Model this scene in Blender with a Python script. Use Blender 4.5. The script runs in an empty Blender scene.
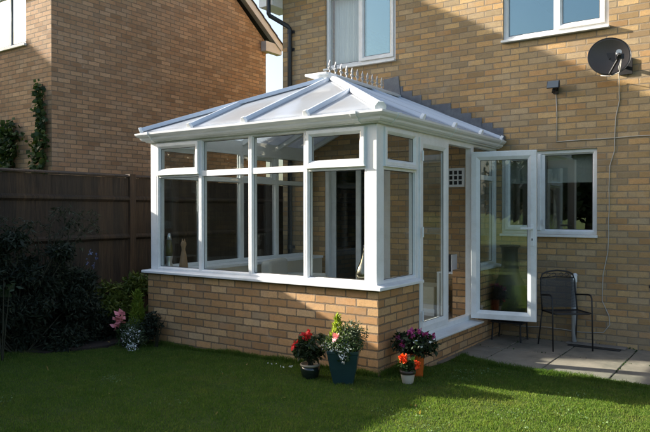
import bpy, math, random
import numpy as np
from mathutils import Vector
random.seed(7)
rng = np.random.default_rng(7)
R = math.radians
sc = bpy.context.scene
col = sc.collection

# ------------------------------------------------------------------ mesh helpers
class MB:
    def __init__(s): s.v = []; s.f = []
    def add(s, vs, fs):
        b = len(s.v); s.v += [tuple(p) for p in vs]; s.f += [tuple(b + i for i in f) for f in fs]
    def box(s, x0, x1, y0, y1, z0, z1):
        s.add([(x0,y0,z0),(x1,y0,z0),(x1,y1,z0),(x0,y1,z0),(x0,y0,z1),(x1,y0,z1),(x1,y1,z1),(x0,y1,z1)],
              [(0,3,2,1),(4,5,6,7),(0,1,5,4),(1,2,6,5),(2,3,7,6),(3,0,4,7)])
        return s
    def prism(s, poly, axis, a, b):
        """poly in the two other axes (in order), extruded from a to b along axis"""
        n = len(poly); vs = []
        for t in (a, b):
            for p in poly:
                q = [p[0], p[1]]; q.insert(axis, t); vs.append(q)
        s.add(vs, [tuple(range(n))[::-1], tuple(range(n, 2*n))] + [(i, (i+1) % n, n+(i+1) % n, n+i) for i in range(n)])
        return s
    def beam(s, p, q, w, h, up=(0,0,1)):
        p = Vector(p); q = Vector(q); d = (q-p).normalized(); u = Vector(up)
        r = d.cross(u).normalized(); u = r.cross(d).normalized()
        vs = []
        for c in (p, q):
            for a, b in ((-1,-1),(1,-1),(1,1),(-1,1)): vs.append(c + r*a*w/2 + u*b*h/2)
        s.add(vs, [(3,2,1,0),(4,5,6,7),(0,1,5,4),(1,2,6,5),(2,3,7,6),(3,0,4,7)])
        return s
    def tube(s, pts, r, n=8, cap=True):
        pts = [Vector(p) for p in pts]; m = len(pts)
        rs = r if isinstance(r, (list, tuple)) else [r]*m
        d0 = (pts[1]-pts[0]).normalized()
        ref = Vector((0,0,1)) if abs(d0.z) < .9 else Vector((1,0,0))
        a = d0.cross(ref).normalized(); vs = []
        for i, p in enumerate(pts):
            d = (pts[min(i+1, m-1)] - pts[max(i-1, 0)]).normalized()
            a = (a - d*a.dot(d)).normalized(); b = d.cross(a)
            for k in range(n):
                t = 2*math.pi*k/n; vs.append(p + (a*math.cos(t) + b*math.sin(t))*rs[i])
        fs = [(i*n+k, i*n+(k+1) % n, (i+1)*n+(k+1) % n, (i+1)*n+k) for i in range(m-1) for k in range(n)]
        if cap: fs += [tuple(range(n))[::-1], tuple((m-1)*n+k for k in range(n))]
        s.add(vs, fs); return s
    def lathe(s, prof, c=(0,0,0), n=24, sx=1, sy=1):
        vs = []; m = len(prof)
        for r, z in prof:
            for k in range(n):
                t = 2*math.pi*k/n; vs.append((c[0]+r*math.cos(t)*sx, c[1]+r*math.sin(t)*sy, c[2]+z))
        fs = [(i*n+k, i*n+(k+1) % n, (i+1)*n+(k+1) % n, (i+1)*n+k) for i in range(m-1) for k in range(n)]
        fs += [tuple(range(n))[::-1], tuple((m-1)*n+k for k in range(n))]
        s.add(vs, fs); return s
    def ball(s, c, r, n=12, sz=1):
        pr = [(max(1e-4, r*math.sin(math.pi*i/8)), -r*sz*math.cos(math.pi*i/8)) for i in range(9)]
        return s.lathe(pr, c, n)
    def ring(s, pl, u0, u1, v0, v1, prof):
        """moulded picture-frame: prof = closed list of (inset, out)"""
        n = len(prof); vs = []
        for (cu, cv, su, sv) in ((u0,v0,1,1),(u1,v0,-1,1),(u1,v1,-1,-1),(u0,v1,1,-1)):
            for i, o in prof: vs.append(pl(cu+su*i, cv+sv*i, o))
        s.add(vs, [(k*n+j, k*n+(j+1) % n, ((k+1) % 4)*n+(j+1) % n, ((k+1) % 4)*n+j) for k in range(4) for j in range(n)])
        return s
    def pbox(s, pl, u0, u1, v0, v1, o0, o1):
        vs = [pl(u,v,o) for o in (o0,o1) for (u,v) in ((u0,v0),(u1,v0),(u1,v1),(u0,v1))]
        s.add(vs, [(0,3,2,1),(4,5,6,7),(0,1,5,4),(1,2,6,5),(2,3,7,6),(3,0,4,7)]); return s
    def build(s, name, mat, parent=None, smooth=False, bevel=0, seg=2):
        me = bpy.data.meshes.new(name); me.from_pydata([tuple(v) for v in s.v], [], s.f)
        return finish(me, name, mat, parent, smooth, bevel, seg)

def finish(me, name, mat, parent=None, smooth=False, bevel=0, seg=2):
    import bmesh
    if len(me.polygons) < 60000:
        bm = bmesh.new(); bm.from_mesh(me); bmesh.ops.recalc_face_normals(bm, faces=bm.faces); bm.to_mesh(me); bm.free()
    me.materials.append(mat)
    o = bpy.data.objects.new(name, me); col.objects.link(o)
    if smooth: me.polygons.foreach_set('use_smooth', [True]*len(me.polygons))
    if bevel:
        m = o.modifiers.new('bevel', 'BEVEL'); m.width = bevel; m.segments = seg; m.limit_method = 'ANGLE'; m.angle_limit = R(35)
        m.harden_normals = False
    if parent is not None:
        o.parent = parent
        r = parent
        while r.parent is not None: r = r.parent
        if parent is r and r.type == 'EMPTY' and not r.get('_local'): o.location = -r.location
    return o

def tag(o, label=None, cat=None, group=None, kind=None):
    for k, v in (('label',label),('category',cat),('group',group),('kind',kind)):
        if v: o[k] = v
    return o
def thing(name, label, cat, loc=(0,0,0), group=None):
    o = bpy.data.objects.new(name, None); col.objects.link(o); o.location = loc; o.empty_display_size = .1
    return tag(o, label, cat, group)

def np_mesh(name, V, F, mat, parent=None):
    """V (n,3) F (m,k) arrays"""
    me = bpy.data.meshes.new(name); n, k = F.shape
    me.vertices.add(len(V)); me.vertices.foreach_set('co', V.astype(np.float32).ravel())
    me.loops.add(n*k); me.loops.foreach_set('vertex_index', F.astype(np.int32).ravel())
    me.polygons.add(n); me.polygons.foreach_set('loop_start', np.arange(0, n*k, k, dtype=np.int32))
    me.update(calc_edges=True)
    me.materials.append(mat); o = bpy.data.objects.new(name, me); col.objects.link(o)
    if parent is not None:
        o.parent = parent
        if parent.parent is None and parent.type == 'EMPTY': o.location = -parent.location
    return o
def leaf_arrays(P, size, aspect=.5, droop=0.3, up=.3, vary=.35, outdir=None):
    n = len(P); d = rng.normal(size=(n,3))
    if outdir is not None: d = d*.6 + outdir
    d[:,2] -= droop*rng.random(n); d /= np.linalg.norm(d, axis=1, keepdims=True)
    nn = rng.normal(size=(n,3)); nn[:,2] = np.abs(nn[:,2]) + up
    s_ = np.cross(d, nn); s_ /= np.linalg.norm(s_, axis=1, keepdims=True) + 1e-9
    nn = np.cross(s_, d)
    L = (size*(1 + vary*rng.normal(size=n)).clip(.4, 2))[:,None]
    a = P; b = P + d*L*.45 + s_*L*aspect*.5 - nn*L*.05; c = P + d*L - nn*L*.12; e = P + d*L*.45 - s_*L*aspect*.5 - nn*L*.05
    m = P + d*L*.5 + nn*L*.06
    V = np.stack([a, b, m, e, c], 1).reshape(-1,3)
    i = np.arange(n)[:,None]*5
    F = np.concatenate([i+[0,1,2], i+[1,4,2], i+[4,3,2], i+[3,0,2]], 0)
    return V, F
def blob_pts(n, c, r, shell=.35):
    p = rng.normal(size=(n,3)); p /= np.linalg.norm(p, axis=1, keepdims=True)
    return np.array(c) + p*np.array(r)*((shell + (1-shell)*rng.random(n))[:,None])
def leaves(name, P, size, mat, parent=None, **k):
    V, F = leaf_arrays(np.asarray(P), size, **k)
    return np_mesh(name, V, F, mat, parent)

# ------------------------------------------------------------------ materials
def nt(name):
    m = bpy.data.materials.new(name); m.use_nodes = True; t = m.node_tree; t.nodes.clear()
    out = t.nodes.new('ShaderNodeOutputMaterial'); return m, t, out
class N:
    def __init__(s, t): s.t = t
    def n(s, typ, **k):
        x = s.t.nodes.new(typ)
        for a, b in k.items(): setattr(x, a, b)
        return x
    def l(s, a, b): s.t.links.new(a, b)
    def math(s, op, a, b=None, c=None, clamp=False):
        x = s.n('ShaderNodeMath', operation=op); x.use_clamp = clamp
        for i, q in enumerate((a, b, c)):
            if q is None: continue
            if isinstance(q, (int, float)): x.inputs[i].default_value = q
            else: s.l(q, x.inputs[i])
        return x.outputs[0]
    def mix(s, f, a, b, blend='MIX'):
        x = s.n('ShaderNodeMix', data_type='RGBA', blend_type=blend)
        for q, i in ((f, 0), (a, 6), (b, 7)):
            if isinstance(q, (int, float)): x.inputs[i].default_value = q
            elif isinstance(q, tuple): x.inputs[i].default_value = (*q, 1) if len(q) == 3 else q
            else: s.l(q, x.inputs[i])
        return x.outputs[2]
    def noise(s, scale, vec=None, detail=4, rough=.55, dist=0):
        x = s.n('ShaderNodeTexNoise'); x.inputs['Scale'].default_value = scale; x.inputs['Detail'].default_value = detail
        x.inputs['Roughness'].default_value = rough; x.inputs['Distortion'].default_value = dist
        if vec is not None: s.l(vec, x.inputs['Vector'])
        return x.outputs[0]
    def ramp(s, f, stops, interp='LINEAR'):
        x = s.n('ShaderNodeValToRGB'); x.color_ramp.interpolation = interp; e = x.color_ramp.elements
        while len(e) < len(stops): e.new(.5)
        for i, (p, c) in enumerate(stops): e[i].position = p; e[i].color = (*c, 1) if len(c) == 3 else c
        s.l(f, x.inputs[0]); return x.outputs[0]
    def bump(s, h, strength=.4, dist=.005):
        x = s.n('ShaderNodeBump'); x.inputs['Strength'].default_value = strength; x.inputs['Distance'].default_value = dist
        s.l(h, x.inputs['Height']); return x.outputs[0]
    def obj(s): return s.n('ShaderNodeTexCoord').outputs['Object']
def principled(name, base, rough=.5, metal=0, noise=0, nscale=20, bump=0, spec=.5, coat=0, bscale=None, dirt=None):
    m, t, out = nt(name); g = N(t); p = g.n('ShaderNodeBsdfPrincipled'); g.l(p.outputs[0], out.inputs[0])
    p.inputs['Roughness'].default_value = rough; p.inputs['Metallic'].default_value = metal
    p.inputs['Specular IOR Level'].default_value = spec; p.inputs['Coat Weight'].default_value = coat
    c = None; co = g.obj()
    if noise:
        f = g.noise(nscale, co)
        c = g.mix(f, tuple(x*(1-noise) for x in base), tuple(min(1, x*(1+noise)) for x in base))
    if dirt:
        f2 = g.math('MULTIPLY', g.noise(dirt[1], co, 6, .7), 1.0); k = g.ramp(f2, [(.45, (0,0,0)), (.75, (1,1,1))])
        k = g.math('MULTIPLY', k, dirt[2])
        c = g.mix(k, c if c is not None else base, dirt[0])
    if c is not None: g.l(c, p.inputs['Base Color'])
    else: p.inputs['Base Color'].default_value = (*base, 1)
    if bump: g.l(g.bump(g.noise(bscale or nscale*3, co), bump, .003), p.inputs['Normal'])
    return m

def brick_mat(name, palette, mortar, xo=0., zo=0., side_shift=.1125, stain=.25, sat=1.0, tone=(1,1,1), warp=0.0018):
    m, t, out = nt(name); g = N(t); co = g.obj()
    sep = g.n('ShaderNodeSeparateXYZ'); g.l(co, sep.inputs[0])
    geo = g.n('ShaderNodeNewGeometry'); sn = g.n('ShaderNodeSeparateXYZ'); g.l(geo.outputs['True Normal'], sn.inputs[0])
    isx = g.math('GREATER_THAN', g.math('ABSOLUTE', sn.outputs[0]), .7)
    # small wobble of joints
    w = g.n('ShaderNodeTexNoise'); w.inputs['Scale'].default_value = 28; w.inputs['Detail'].default_value = 3; g.l(co, w.inputs['Vector'])
    ws = g.n('ShaderNodeSeparateXYZ'); g.l(w.outputs['Color'], ws.inputs[0])
    xx = g.math('ADD', sep.outputs[0], -xo)
    yy = g.math('ADD', sep.outputs[1], side_shift)
    u = g.math('ADD', g.math('MULTIPLY', xx, g.math('SUBTRACT', 1, isx)), g.math('MULTIPLY', yy, isx))
    u = g.math('ADD', u, g.math('MULTIPLY', g.math('SUBTRACT', ws.outputs[0], .5), warp*6))
    z = g.math('ADD', g.math('ADD', sep.outputs[2], 30-zo), g.math('MULTIPLY', g.math('SUBTRACT', ws.outputs[1], .5), warp*5))
    rowf = g.math('DIVIDE', z, .075); row = g.math('FLOOR', rowf); fz = g.math('FRACT', rowf)
    half = g.math('MULTIPLY', g.math('MODULO', row, 2), .5)
    cf = g.math('ADD', g.math('ADD', g.math('DIVIDE', u, .225), 400), half); cl = g.math('FLOOR', cf); fx = g.math('FRACT', cf)
    # distance to joints in metres
    dz = g.math('MULTIPLY', g.math('MINIMUM', fz, g.math('SUBTRACT', 1, fz)), .075)
    dx = g.math('MULTIPLY', g.math('MINIMUM', fx, g.math('SUBTRACT', 1, fx)), .225)
    d = g.math('MINIMUM', dx, dz)
    chip = g.ramp(g.noise(42, co, 4, .7), [(.45,(0,0,0)),(.8,(1,1,1))]); d = g.math('SUBTRACT', d, g.math('MULTIPLY', chip, .007)); d = g.math('SUBTRACT', d, g.math('MULTIPLY', g.math('SUBTRACT', g.noise(9, co, 3), .5), .006))
    mask = g.math('MULTIPLY', g.math('SUBTRACT', d, .0042), 1/.0032, clamp=True)   # 1 on brick
    cv = g.n('ShaderNodeCombineXYZ'); g.l(cl, cv.inputs[0]); g.l(row, cv.inputs[1]); g.l(isx, cv.inputs[2])
    wn = g.n('ShaderNodeTexWhiteNoise'); wn.noise_dimensions = '3D'; g.l(cv.outputs[0], wn.inputs[0])
    n = len(palette)
    bc = g.ramp(wn.outputs[0], [(i/n, c) for i, c in enumerate(palette)], 'CONSTANT')
    sp = g.n('ShaderNodeSeparateXYZ'); g.l(wn.outputs[1], sp.inputs[0])
    # per-brick value
    hs = g.n('ShaderNodeHueSaturation'); g.l(bc, hs.inputs['Color']); hs.inputs['Saturation'].default_value = sat
    g.l(g.math('ADD', .74, g.math('MULTIPLY', sp.outputs[1], .44)), hs.inputs['Value']); bc = g.mix(1., hs.outputs[0], tone, 'MULTIPLY')
    mot = g.ramp(g.noise(16, co, 6, .75, .5), [(.38,(0,0,0)),(.68,(1,1,1))]); bc = g.mix(g.math('MULTIPLY', mot, .42), bc, g.mix(1., bc, (.60,.55,.52), 'MULTIPLY'))
    f1 = g.noise(60, co, 6, .7); f2 = g.noise(4, co, 4, .6); f3 = g.noise(.9, co, 5, .6)
    bc = g.mix(g.math('MULTIPLY', g.ramp(f1, [(.35,(0,0,0)),(.7,(1,1,1))]), .5), bc, tuple(x*.62 for x in palette[0]), 'MIX')
    bc = g.mix(g.math('MULTIPLY', g.ramp(f2, [(.5,(0,0,0)),(.75,(1,1,1))]), .35), bc, (.36,.32,.25))
    mc = g.mix(f1, tuple(x*.75 for x in mortar), tuple(x*1.3 for x in mortar))
    c = g.mix(mask, mc, bc)
    c = g.mix(g.math('MULTIPLY', g.ramp(f3, [(.4,(0,0,0)),(.7,(1,1,1))]), stain*1.5), c, g.mix(1., c, (.62,.6,.56), 'MULTIPLY'))
    eff = g.ramp(g.noise(2.3, co, 7, .75, .6), [(.58,(0,0,0)),(.72,(1,1,1))]); c = g.mix(g.math('MULTIPLY', eff, .22), c, (.55,.52,.45))
    p = g.n('ShaderNodeBsdfPrincipled'); g.l(c, p.inputs['Base Color']); p.inputs['Roughness'].default_value = .9
    p.inputs['Specular IOR Level'].default_value = .2
    h = g.math('ADD', g.math('MULTIPLY', mask, 1.0), g.math('MULTIPLY', f1, .35))
    h = g.math('ADD', h, g.math('MULTIPLY', sp.outputs[2], .25))
    g.l(g.bump(h, .7, .005), p.inputs['Normal']); g.l(p.outputs[0], out.inputs[0])
    return m

def glass_mat(name, tint=(.9,.94,.93), r0=.05, refl=(1,1,1), wav=.0):
    m, t, out = nt(name); g = N(t)
    geo = g.n('ShaderNodeNewGeometry'); vd = g.n('ShaderNodeVectorMath', operation='DOT_PRODUCT')
    g.l(geo.outputs['Incoming'], vd.inputs[0]); g.l(geo.outputs['Normal'], vd.inputs[1])
    c = g.math('ABSOLUTE', vd.outputs['Value']); k = g.math('POWER', g.math('SUBTRACT', 1, c, clamp=True), 5)
    fac = g.math('ADD', r0, g.math('MULTIPLY', k, 1-r0), clamp=True)
    tr = g.n('ShaderNodeBsdfTransparent'); tr.inputs[0].default_value = (*tint, 1)
    gl = g.n('ShaderNodeBsdfGlossy'); gl.inputs['Roughness'].default_value = .0; gl.inputs[0].default_value = (*refl, 1)
    if wav: g.l(g.bump(g.noise(2.2, g.obj(), 1), wav, .02), gl.inputs['Normal'])
    mx = g.n('ShaderNodeMixShader'); g.l(fac, mx.inputs[0]); g.l(tr.outputs[0], mx.inputs[1]); g.l(gl.outputs[0], mx.inputs[2])
    g.l(mx.outputs[0], out.inputs[0]); return m

def leaf_mat(name, c1, c2, c3=None, trans=.25, rough=.55):
    m, t, out = nt(name); g = N(t); geo = g.n('ShaderNodeNewGeometry')
    r = geo.outputs['Random Per Island']
    st = [(0, c1), (.55, c2)] + ([(1, c3)] if c3 else [(1, tuple(x*1.35 for x in c2))])
    c = g.ramp(r, st)
    p = g.n('ShaderNodeBsdfPrincipled'); g.l(c, p.inputs['Base Color']); p.inputs['Roughness'].default_value = rough
    p.inputs['Specular IOR Level'].default_value = .35
    tl = g.n('ShaderNodeBsdfTranslucent'); g.l(g.mix(1., c, (1.1,1.25,.5), 'MULTIPLY'), tl.inputs[0])
    mx = g.n('ShaderNodeMixShader'); mx.inputs[0].default_value = trans
    g.l(p.outputs[0], mx.inputs[1]); g.l(tl.outputs[0], mx.inputs[2]); g.l(mx.outputs[0], out.inputs[0]); return m

# palettes
M = {}
M['brickB'] = brick_mat('buff_brick', [(.43,.30,.155),(.50,.355,.185),(.38,.27,.15),(.53,.37,.185),(.40,.31,.19),(.48,.315,.15),(.43,.33,.20),(.46,.285,.135)],
                        (.27,.215,.15), xo=.032, zo=.027, tone=(1.15,1.12,1.10))
M['brickC'] = brick_mat('orange_buff_brick', [(.52,.325,.165),(.57,.375,.195),(.48,.285,.14),(.54,.385,.225),(.50,.30,.145),(.54,.355,.195),(.46,.27,.135)],
                        (.20,.145,.095), xo=0, zo=0, stain=.2, tone=(1.18,1.11,1.02))
M['brickA'] = brick_mat('pinkish_brown_brick', [(.40,.275,.165),(.44,.305,.185),(.37,.25,.15),(.43,.31,.195),(.35,.23,.135),(.45,.325,.20),(.39,.29,.19)],
                        (.19,.15,.11), xo=.06, zo=.0, side_shift=.05, warp=.0014, tone=(1.10,1.02,1.00))
M['upvc'] = principled('white_upvc', (.80,.82,.83), .28, noise=.03, nscale=3, dirt=((.50,.50,.45), 9, .32))
M['upvc_roof'] = principled('weathered_white_upvc', (.78,.80,.82), .25, noise=.02, nscale=4, dirt=((.55,.56,.54), 7, .2))
M['bar'] = principled('white_bar_cap_shade_tint', (.52,.58,.66), .22, noise=.03, nscale=4)  # white uPVC caps; the bluish shade tone is put into the base colour
M['gasket'] = principled('rubber_gasket', (.02,.02,.02), .6)
M['glass'] = glass_mat('window_glass', (.92,.95,.95), .045)
M['glassdoor'] = glass_mat('door_glass', (.88,.92,.91), .10)
M['glassup'] = glass_mat('upper_window_glass', (.62,.7,.72), .24, (.66,.92,1.0), wav=.05)
M['glassmirror'] = glass_mat('bright_window_glass', (.5,.55,.58), .45, wav=.03)
M['metal'] = principled('handle_metal', (.62,.62,.6), .3, metal=.9)
M['lead'] = principled('lead_flashing', (.10,.115,.14), .6, metal=.1, noise=.3, nscale=9, bump=.8, dirt=((.26,.28,.30), 6, .5))
M['black'] = principled('black_iron', (.018,.018,.02), .5, noise=.3, nscale=30)
M['blackpipe'] = principled('black_plastic_pipe', (.02,.022,.026), .35)
M['pipe'] = principled('grey_white_pipe', (.55,.57,.58), .4, noise=.08, nscale=14)
M['cable'] = principled('white_cable', (.48,.47,.44), .5)
M['cream'] = principled('cream_plaster', (.62,.56,.44), .8, noise=.05, nscale=6)
M['creamfab'] = principled('cream_fabric', (.55,.53,.47), .95, noise=.08, nscale=50, bump=.3)
M['tile'] = principled('interior_floor_tile', (.35,.29,.23), .4, noise=.1, nscale=4)
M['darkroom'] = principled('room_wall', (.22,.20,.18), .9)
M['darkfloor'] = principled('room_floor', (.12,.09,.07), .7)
M['curtain'] = principled('net_curtain', (.72,.76,.76), .9, noise=.05, nscale=8)
M['blind'] = principled('roller_blind', (.66,.65,.6), .9)
M['soffit'] = principled('painted_soffit', (.52,.52,.52), .5, noise=.08, nscale=6, dirt=((.3,.27,.25), 5, .4))
M['tileroof'] = principled('concrete_roof_tile', (.075,.065,.06), .85, noise=.35, nscale=9, bump=.5)
M['concrete'] = principled('concrete_step', (.22,.19,.16), .9, noise=.2, nscale=9, bump=.4)
M['soil'] = principled('potting_soil', (.03,.02,.014), .95, noise=.3, nscale=60, bump=.5)
M['stem'] = principled('plant_stem', (.03,.03,.014), .8)
M['bark'] = principled('tree_bark', (.09,.07,.05), .9, noise=.3, nscale=10, bump=.6)

# roof panel: opal polycarbonate, algae streaks run down the flutes
m, t, out = nt('opal_polycarbonate'); g = N(t); co = g.obj()
mp = g.n('ShaderNodeMapping'); mp.inputs['Scale'].default_value = (22, 2.5, 2.5); g.l(co, mp.inputs[0])
st = g.ramp(g.noise(1.2, mp.outputs[0], 5, .65), [(.35,(0,0,0)),(.75,(1,1,1))])
big = g.ramp(g.noise(1.7, co, 4, .6), [(.35,(0,0,0)),(.7,(1,1,1))])
dirtf = g.math('MULTIPLY', g.math('ADD', g.math('MULTIPLY', st, .4), big), .33)
wv = g.n('ShaderNodeSeparateXYZ'); g.l(co, wv.inputs[0]); fl_ = g.math('FRACT', g.math('MULTIPLY', wv.outputs[0], 34)); fl_ = g.math('LESS_THAN', fl_, .16)
cc = g.mix(dirtf, (.62,.67,.74), (.46,.44,.43)); cc = g.mix(g.math('MULTIPLY', fl_, .22), cc, (.36,.39,.43))
sl_ = g.ramp(g.noise(.9, co, 3, .5), [(.3,(0,0,0)),(.7,(1,1,1))]); cc = g.mix(g.math('MULTIPLY', sl_, .35), cc, (.62,.64,.66))
pp = g.n('ShaderNodeBsdfPrincipled'); g.l(cc, pp.inputs['Base Color']); pp.inputs['Roughness'].default_value = .14; pp.inputs['Coat Weight'].default_value = .5; pp.inputs['Coat Roughness'].default_value = .05
tl = g.n('ShaderNodeBsdfTranslucent'); g.l(cc, tl.inputs[0])
mx = g.n('ShaderNodeMixShader'); mx.inputs[0].default_value = .5; g.l(pp.outputs[0], mx.inputs[1]); g.l(tl.outputs[0], mx.inputs[2]); g.l(mx.outputs[0], out.inputs[0])
M['poly'] = m

# fence wood
m, t, out = nt('stained_fence_wood'); g = N(t); co = g.obj()
mp = g.n('ShaderNodeMapping'); mp.inputs['Scale'].default_value = (6, 30, 2.0); g.l(co, mp.inputs[0])
gr = g.noise(1.5, mp.outputs[0], 6, .7)
sep = g.n('ShaderNodeSeparateXYZ'); g.l(co, sep.inputs[0])
wn = g.n('ShaderNodeTexWhiteNoise'); wn.noise_dimensions = '1D'; g.l(g.math('FLOOR', g.math('DIVIDE', sep.outputs[1], .11)), wn.inputs['W'])
gr = g.ramp(gr, [(.35,(0,0,0)),(.65,(1,1,1))]); c = g.mix(gr, (.009,.007,.005), (.045,.029,.017)); c = g.mix(g.math('MULTIPLY', g.math('POWER', wn.outputs[0], 1.3), .95), c, g.mix(gr, (.035,.021,.011), (.095,.056,.029)))
fr = g.math('FRACT', g.math('DIVIDE', sep.outputs[1], .106)); 
c = g.mix(g.math('MULTIPLY', g.ramp(g.noise(1.3, co, 4), [(.45,(0,0,0)),(.7,(1,1,1))]), .5), c, (.03,.026,.02))
p = g.n('ShaderNodeBsdfPrincipled'); g.l(c, p.inputs['Base Color']); p.inputs['Roughness'].default_value = .85
g.l(g.bump(gr, .5, .004), p.inputs['Normal']); g.l(p.outputs[0], out.inputs[0]); M['fence'] = m

# paving
m, t, out = nt('stone_paving'); g = N(t); co = g.obj(); geo = g.n('ShaderNodeNewGeometry')
a = g.noise(5, co, 6, .65); b = g.noise(45, co, 4, .7)
c = g.mix(g.ramp(a, [(.3,(0,0,0)),(.7,(1,1,1))]), (.165,.14,.105), (.33,.285,.215)); c = g.mix(g.math('MULTIPLY', b, .5), c, (.17,.15,.12))
c = g.mix(g.math('MULTIPLY', geo.outputs['Random Per Island'], .35), c, (.36,.31,.245))
c = g.mix(g.math('MULTIPLY', g.ramp(g.noise(2.1, co, 5, .7), [(.5,(0,0,0)),(.68,(1,1,1))]), .6), c, (.10,.10,.075))
p = g.n('ShaderNodeBsdfPrincipled'); g.l(c, p.inputs['Base Color']); p.inputs['Roughness'].default_value = .85
g.l(g.bump(g.math('ADD', a, g.math('MULTIPLY', b, .4)), .5, .006), p.inputs['Normal']); g.l(p.outputs[0], out.inputs[0]); M['paving'] = m

# lawn ground
m, t, out = nt('lawn_ground'); g = N(t); co = g.obj()
a = g.noise(1.1, co, 5, .6); b = g.noise(70, co, 6, .75)
c = g.mix(a, (.06,.10,.024), (.09,.13,.032)); c = g.mix(b, c, (.05,.065,.02)); 
p = g.n('ShaderNodeBsdfPrincipled'); g.l(c, p.inputs['Base Color']); p.inputs['Roughness'].default_value = .95
p.inputs['Specular IOR Level'].default_value = .1
g.l(g.bump(b, .9, .02), p.inputs['Normal']); g.l(p.outputs[0], out.inputs[0]); M['lawn'] = m
# grass blades
m, t, out = nt('grass_blades'); g = N(t); co = g.obj(); geo = g.n('ShaderNodeNewGeometry')
a = g.ramp(g.noise(1.4, co, 5, .65), [(.3,(0,0,0)),(.7,(1,1,1))]); b = g.ramp(g.noise(6, co, 4, .6), [(.35,(0,0,0)),(.7,(1,1,1))])
c = g.ramp(geo.outputs['Random Per Island'], [(0,(.055,.12,.022)),(.6,(.115,.19,.036)),(.92,(.19,.235,.06)),(1,(.26,.22,.10))])
c = g.mix(g.math('MULTIPLY', a, .5), c, (.18,.225,.05)); c = g.mix(g.math('MULTIPLY', b, .5), c, (.055,.12,.022))
d_ = g.n('ShaderNodeBsdfDiffuse'); th = g.ramp(g.noise(2.7, co, 7, .72, .4), [(.54,(0,0,0)),(.70,(1,1,1))]); c = g.mix(g.math('MULTIPLY', th, .55), c, (.19,.175,.06)); g.l(c, d_.inputs[0]); tl = g.n('ShaderNodeBsdfTranslucent'); g.l(g.mix(1., c, (1.2,1.3,.6), 'MULTIPLY'), tl.inputs[0])
mx = g.n('ShaderNodeMixShader'); mx.inputs[0].default_value = .35; g.l(d_.outputs[0], mx.inputs[1]); g.l(tl.outputs[0], mx.inputs[2]); g.l(mx.outputs[0], out.inputs[0]); M['grass'] = m

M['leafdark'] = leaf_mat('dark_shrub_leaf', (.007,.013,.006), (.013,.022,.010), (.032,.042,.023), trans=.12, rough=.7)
M['leafyel'] = leaf_mat('yellow_green_leaf', (.06,.085,.012), (.10,.13,.02), (.15,.17,.03))
M['leafmid'] = leaf_mat('mid_green_leaf', (.022,.048,.014), (.04,.08,.02), (.07,.11,.03))
M['leafgrey'] = leaf_mat('grey_green_leaf', (.05,.08,.04), (.08,.115,.06), (.13,.16,.09))
M['leafconifer'] = leaf_mat('golden_conifer', (.16,.22,.02), (.28,.34,.035), (.40,.44,.06), trans=.35)
M['leafivy'] = leaf_mat('ivy_leaf', (.015,.035,.010), (.03,.06,.015), (.08,.11,.03))
M['leaftree'] = leaf_mat('tree_leaf', (.02,.035,.010), (.035,.06,.015), (.06,.085,.025))
M['red'] = leaf_mat('red_petal', (.45,.01,.015), (.62,.02,.02), trans=.2)
M['orange'] = leaf_mat('orange_petal', (.75,.06,.01), (.9,.10,.015), trans=.2)
M['pink'] = leaf_mat('pink_petal', (.55,.13,.20), (.75,.28,.32), trans=.2)
M['magenta'] = leaf_mat('magenta_petal', (.34,.03,.14), (.50,.08,.26), trans=.2)
M['whitepetal'] = leaf_mat('white_petal', (.6,.62,.62), (.78,.8,.8), trans=.1)
M['bluepetal'] = leaf_mat('blue_petal', (.10,.13,.32), (.18,.22,.45), trans=.2)

# ------------------------------------------------------------------ planes (u, v, outward)
FR = lambda u, v, o: (u, .03 - o, v)            # conservatory front
RT = lambda u, v, o: (-.03 + o, u, v)           # conservatory right
LF = lambda u, v, o: (-3.0 - o, u, v)           # conservatory left
HB = lambda u, v, o: (u, 3.05 - o, v)           # rear wall of the house
HA = lambda u, v, o: (u, 1.08 - o, v)           # rear wall of the neighbour

def wall_holes(pl, u0, u1, v0, v1, holes, t):
    us = sorted({u0, u1, *[h[0] for h in holes], *[h[1] for h in holes]}); vs = sorted({v0, v1, *[h[2] for h in holes], *[h[3] for h in holes]})
    solid = lambda i, j: 0 <= i < len(us)-1 and 0 <= j < len(vs)-1 and not any(h[0] < (us[i]+us[i+1])/2 < h[1] and h[2] < (vs[j]+vs[j+1])/2 < h[3] for h in holes)
    mb = MB()
    for i in range(len(us)-1):
        for j in range(len(vs)-1):
            if not solid(i, j): continue
            a, b, c, d = us[i], us[i+1], vs[j], vs[j+1]
            mb.add([pl(a,c,0),pl(b,c,0),pl(b,d,0),pl(a,d,0)], [(0,1,2,3)])
            mb.add([pl(a,c,-t),pl(b,c,-t),pl(b,d,-t),pl(a,d,-t)], [(3,2,1,0)])
            for (di, dj, p, q) in ((-1,0,(a,c),(a,d)),(1,0,(b,c),(b,d)),(0,-1,(a,c),(b,c)),(0,1,(a,d),(b,d))):
                if not solid(i+di, j+dj):
                    mb.add([pl(*p,0),pl(*q,0),pl(*q,-t),pl(*p,-t)], [(0,1,2,3)])
    return mb

# uPVC profiles (inset, out)
def fprof(w, o, back): # fixed frame, stepped to a bead
    return [(0,back),(0,o),(w*.62,o),(w*.74,o-.006),(w*.80,o-.018),(w,o-.026),(w,back)]
def sprof(w, o, back):
    return [(0,back),(0,o-.004),(.005,o),(w*.55,o),(w*.72,o-.007),(w,o-.022),(w,back)]
UP = M['upvc']

def pane(par, pl, u0, u1, v0, v1, o, mat=None):
    MB().pbox(pl, u0-.004, u1+.004, v0-.004, v1+.004, o-.02, o).build('pane', mat or M['glass'], par)
    g_ = MB().ring(pl, u0, u1, v0, v1, [(0,o+.001),(0,o+.004),(.005,o+.003),(.005,o+.001)])
    g_.build('gasket', M['gasket'], par)

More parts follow.
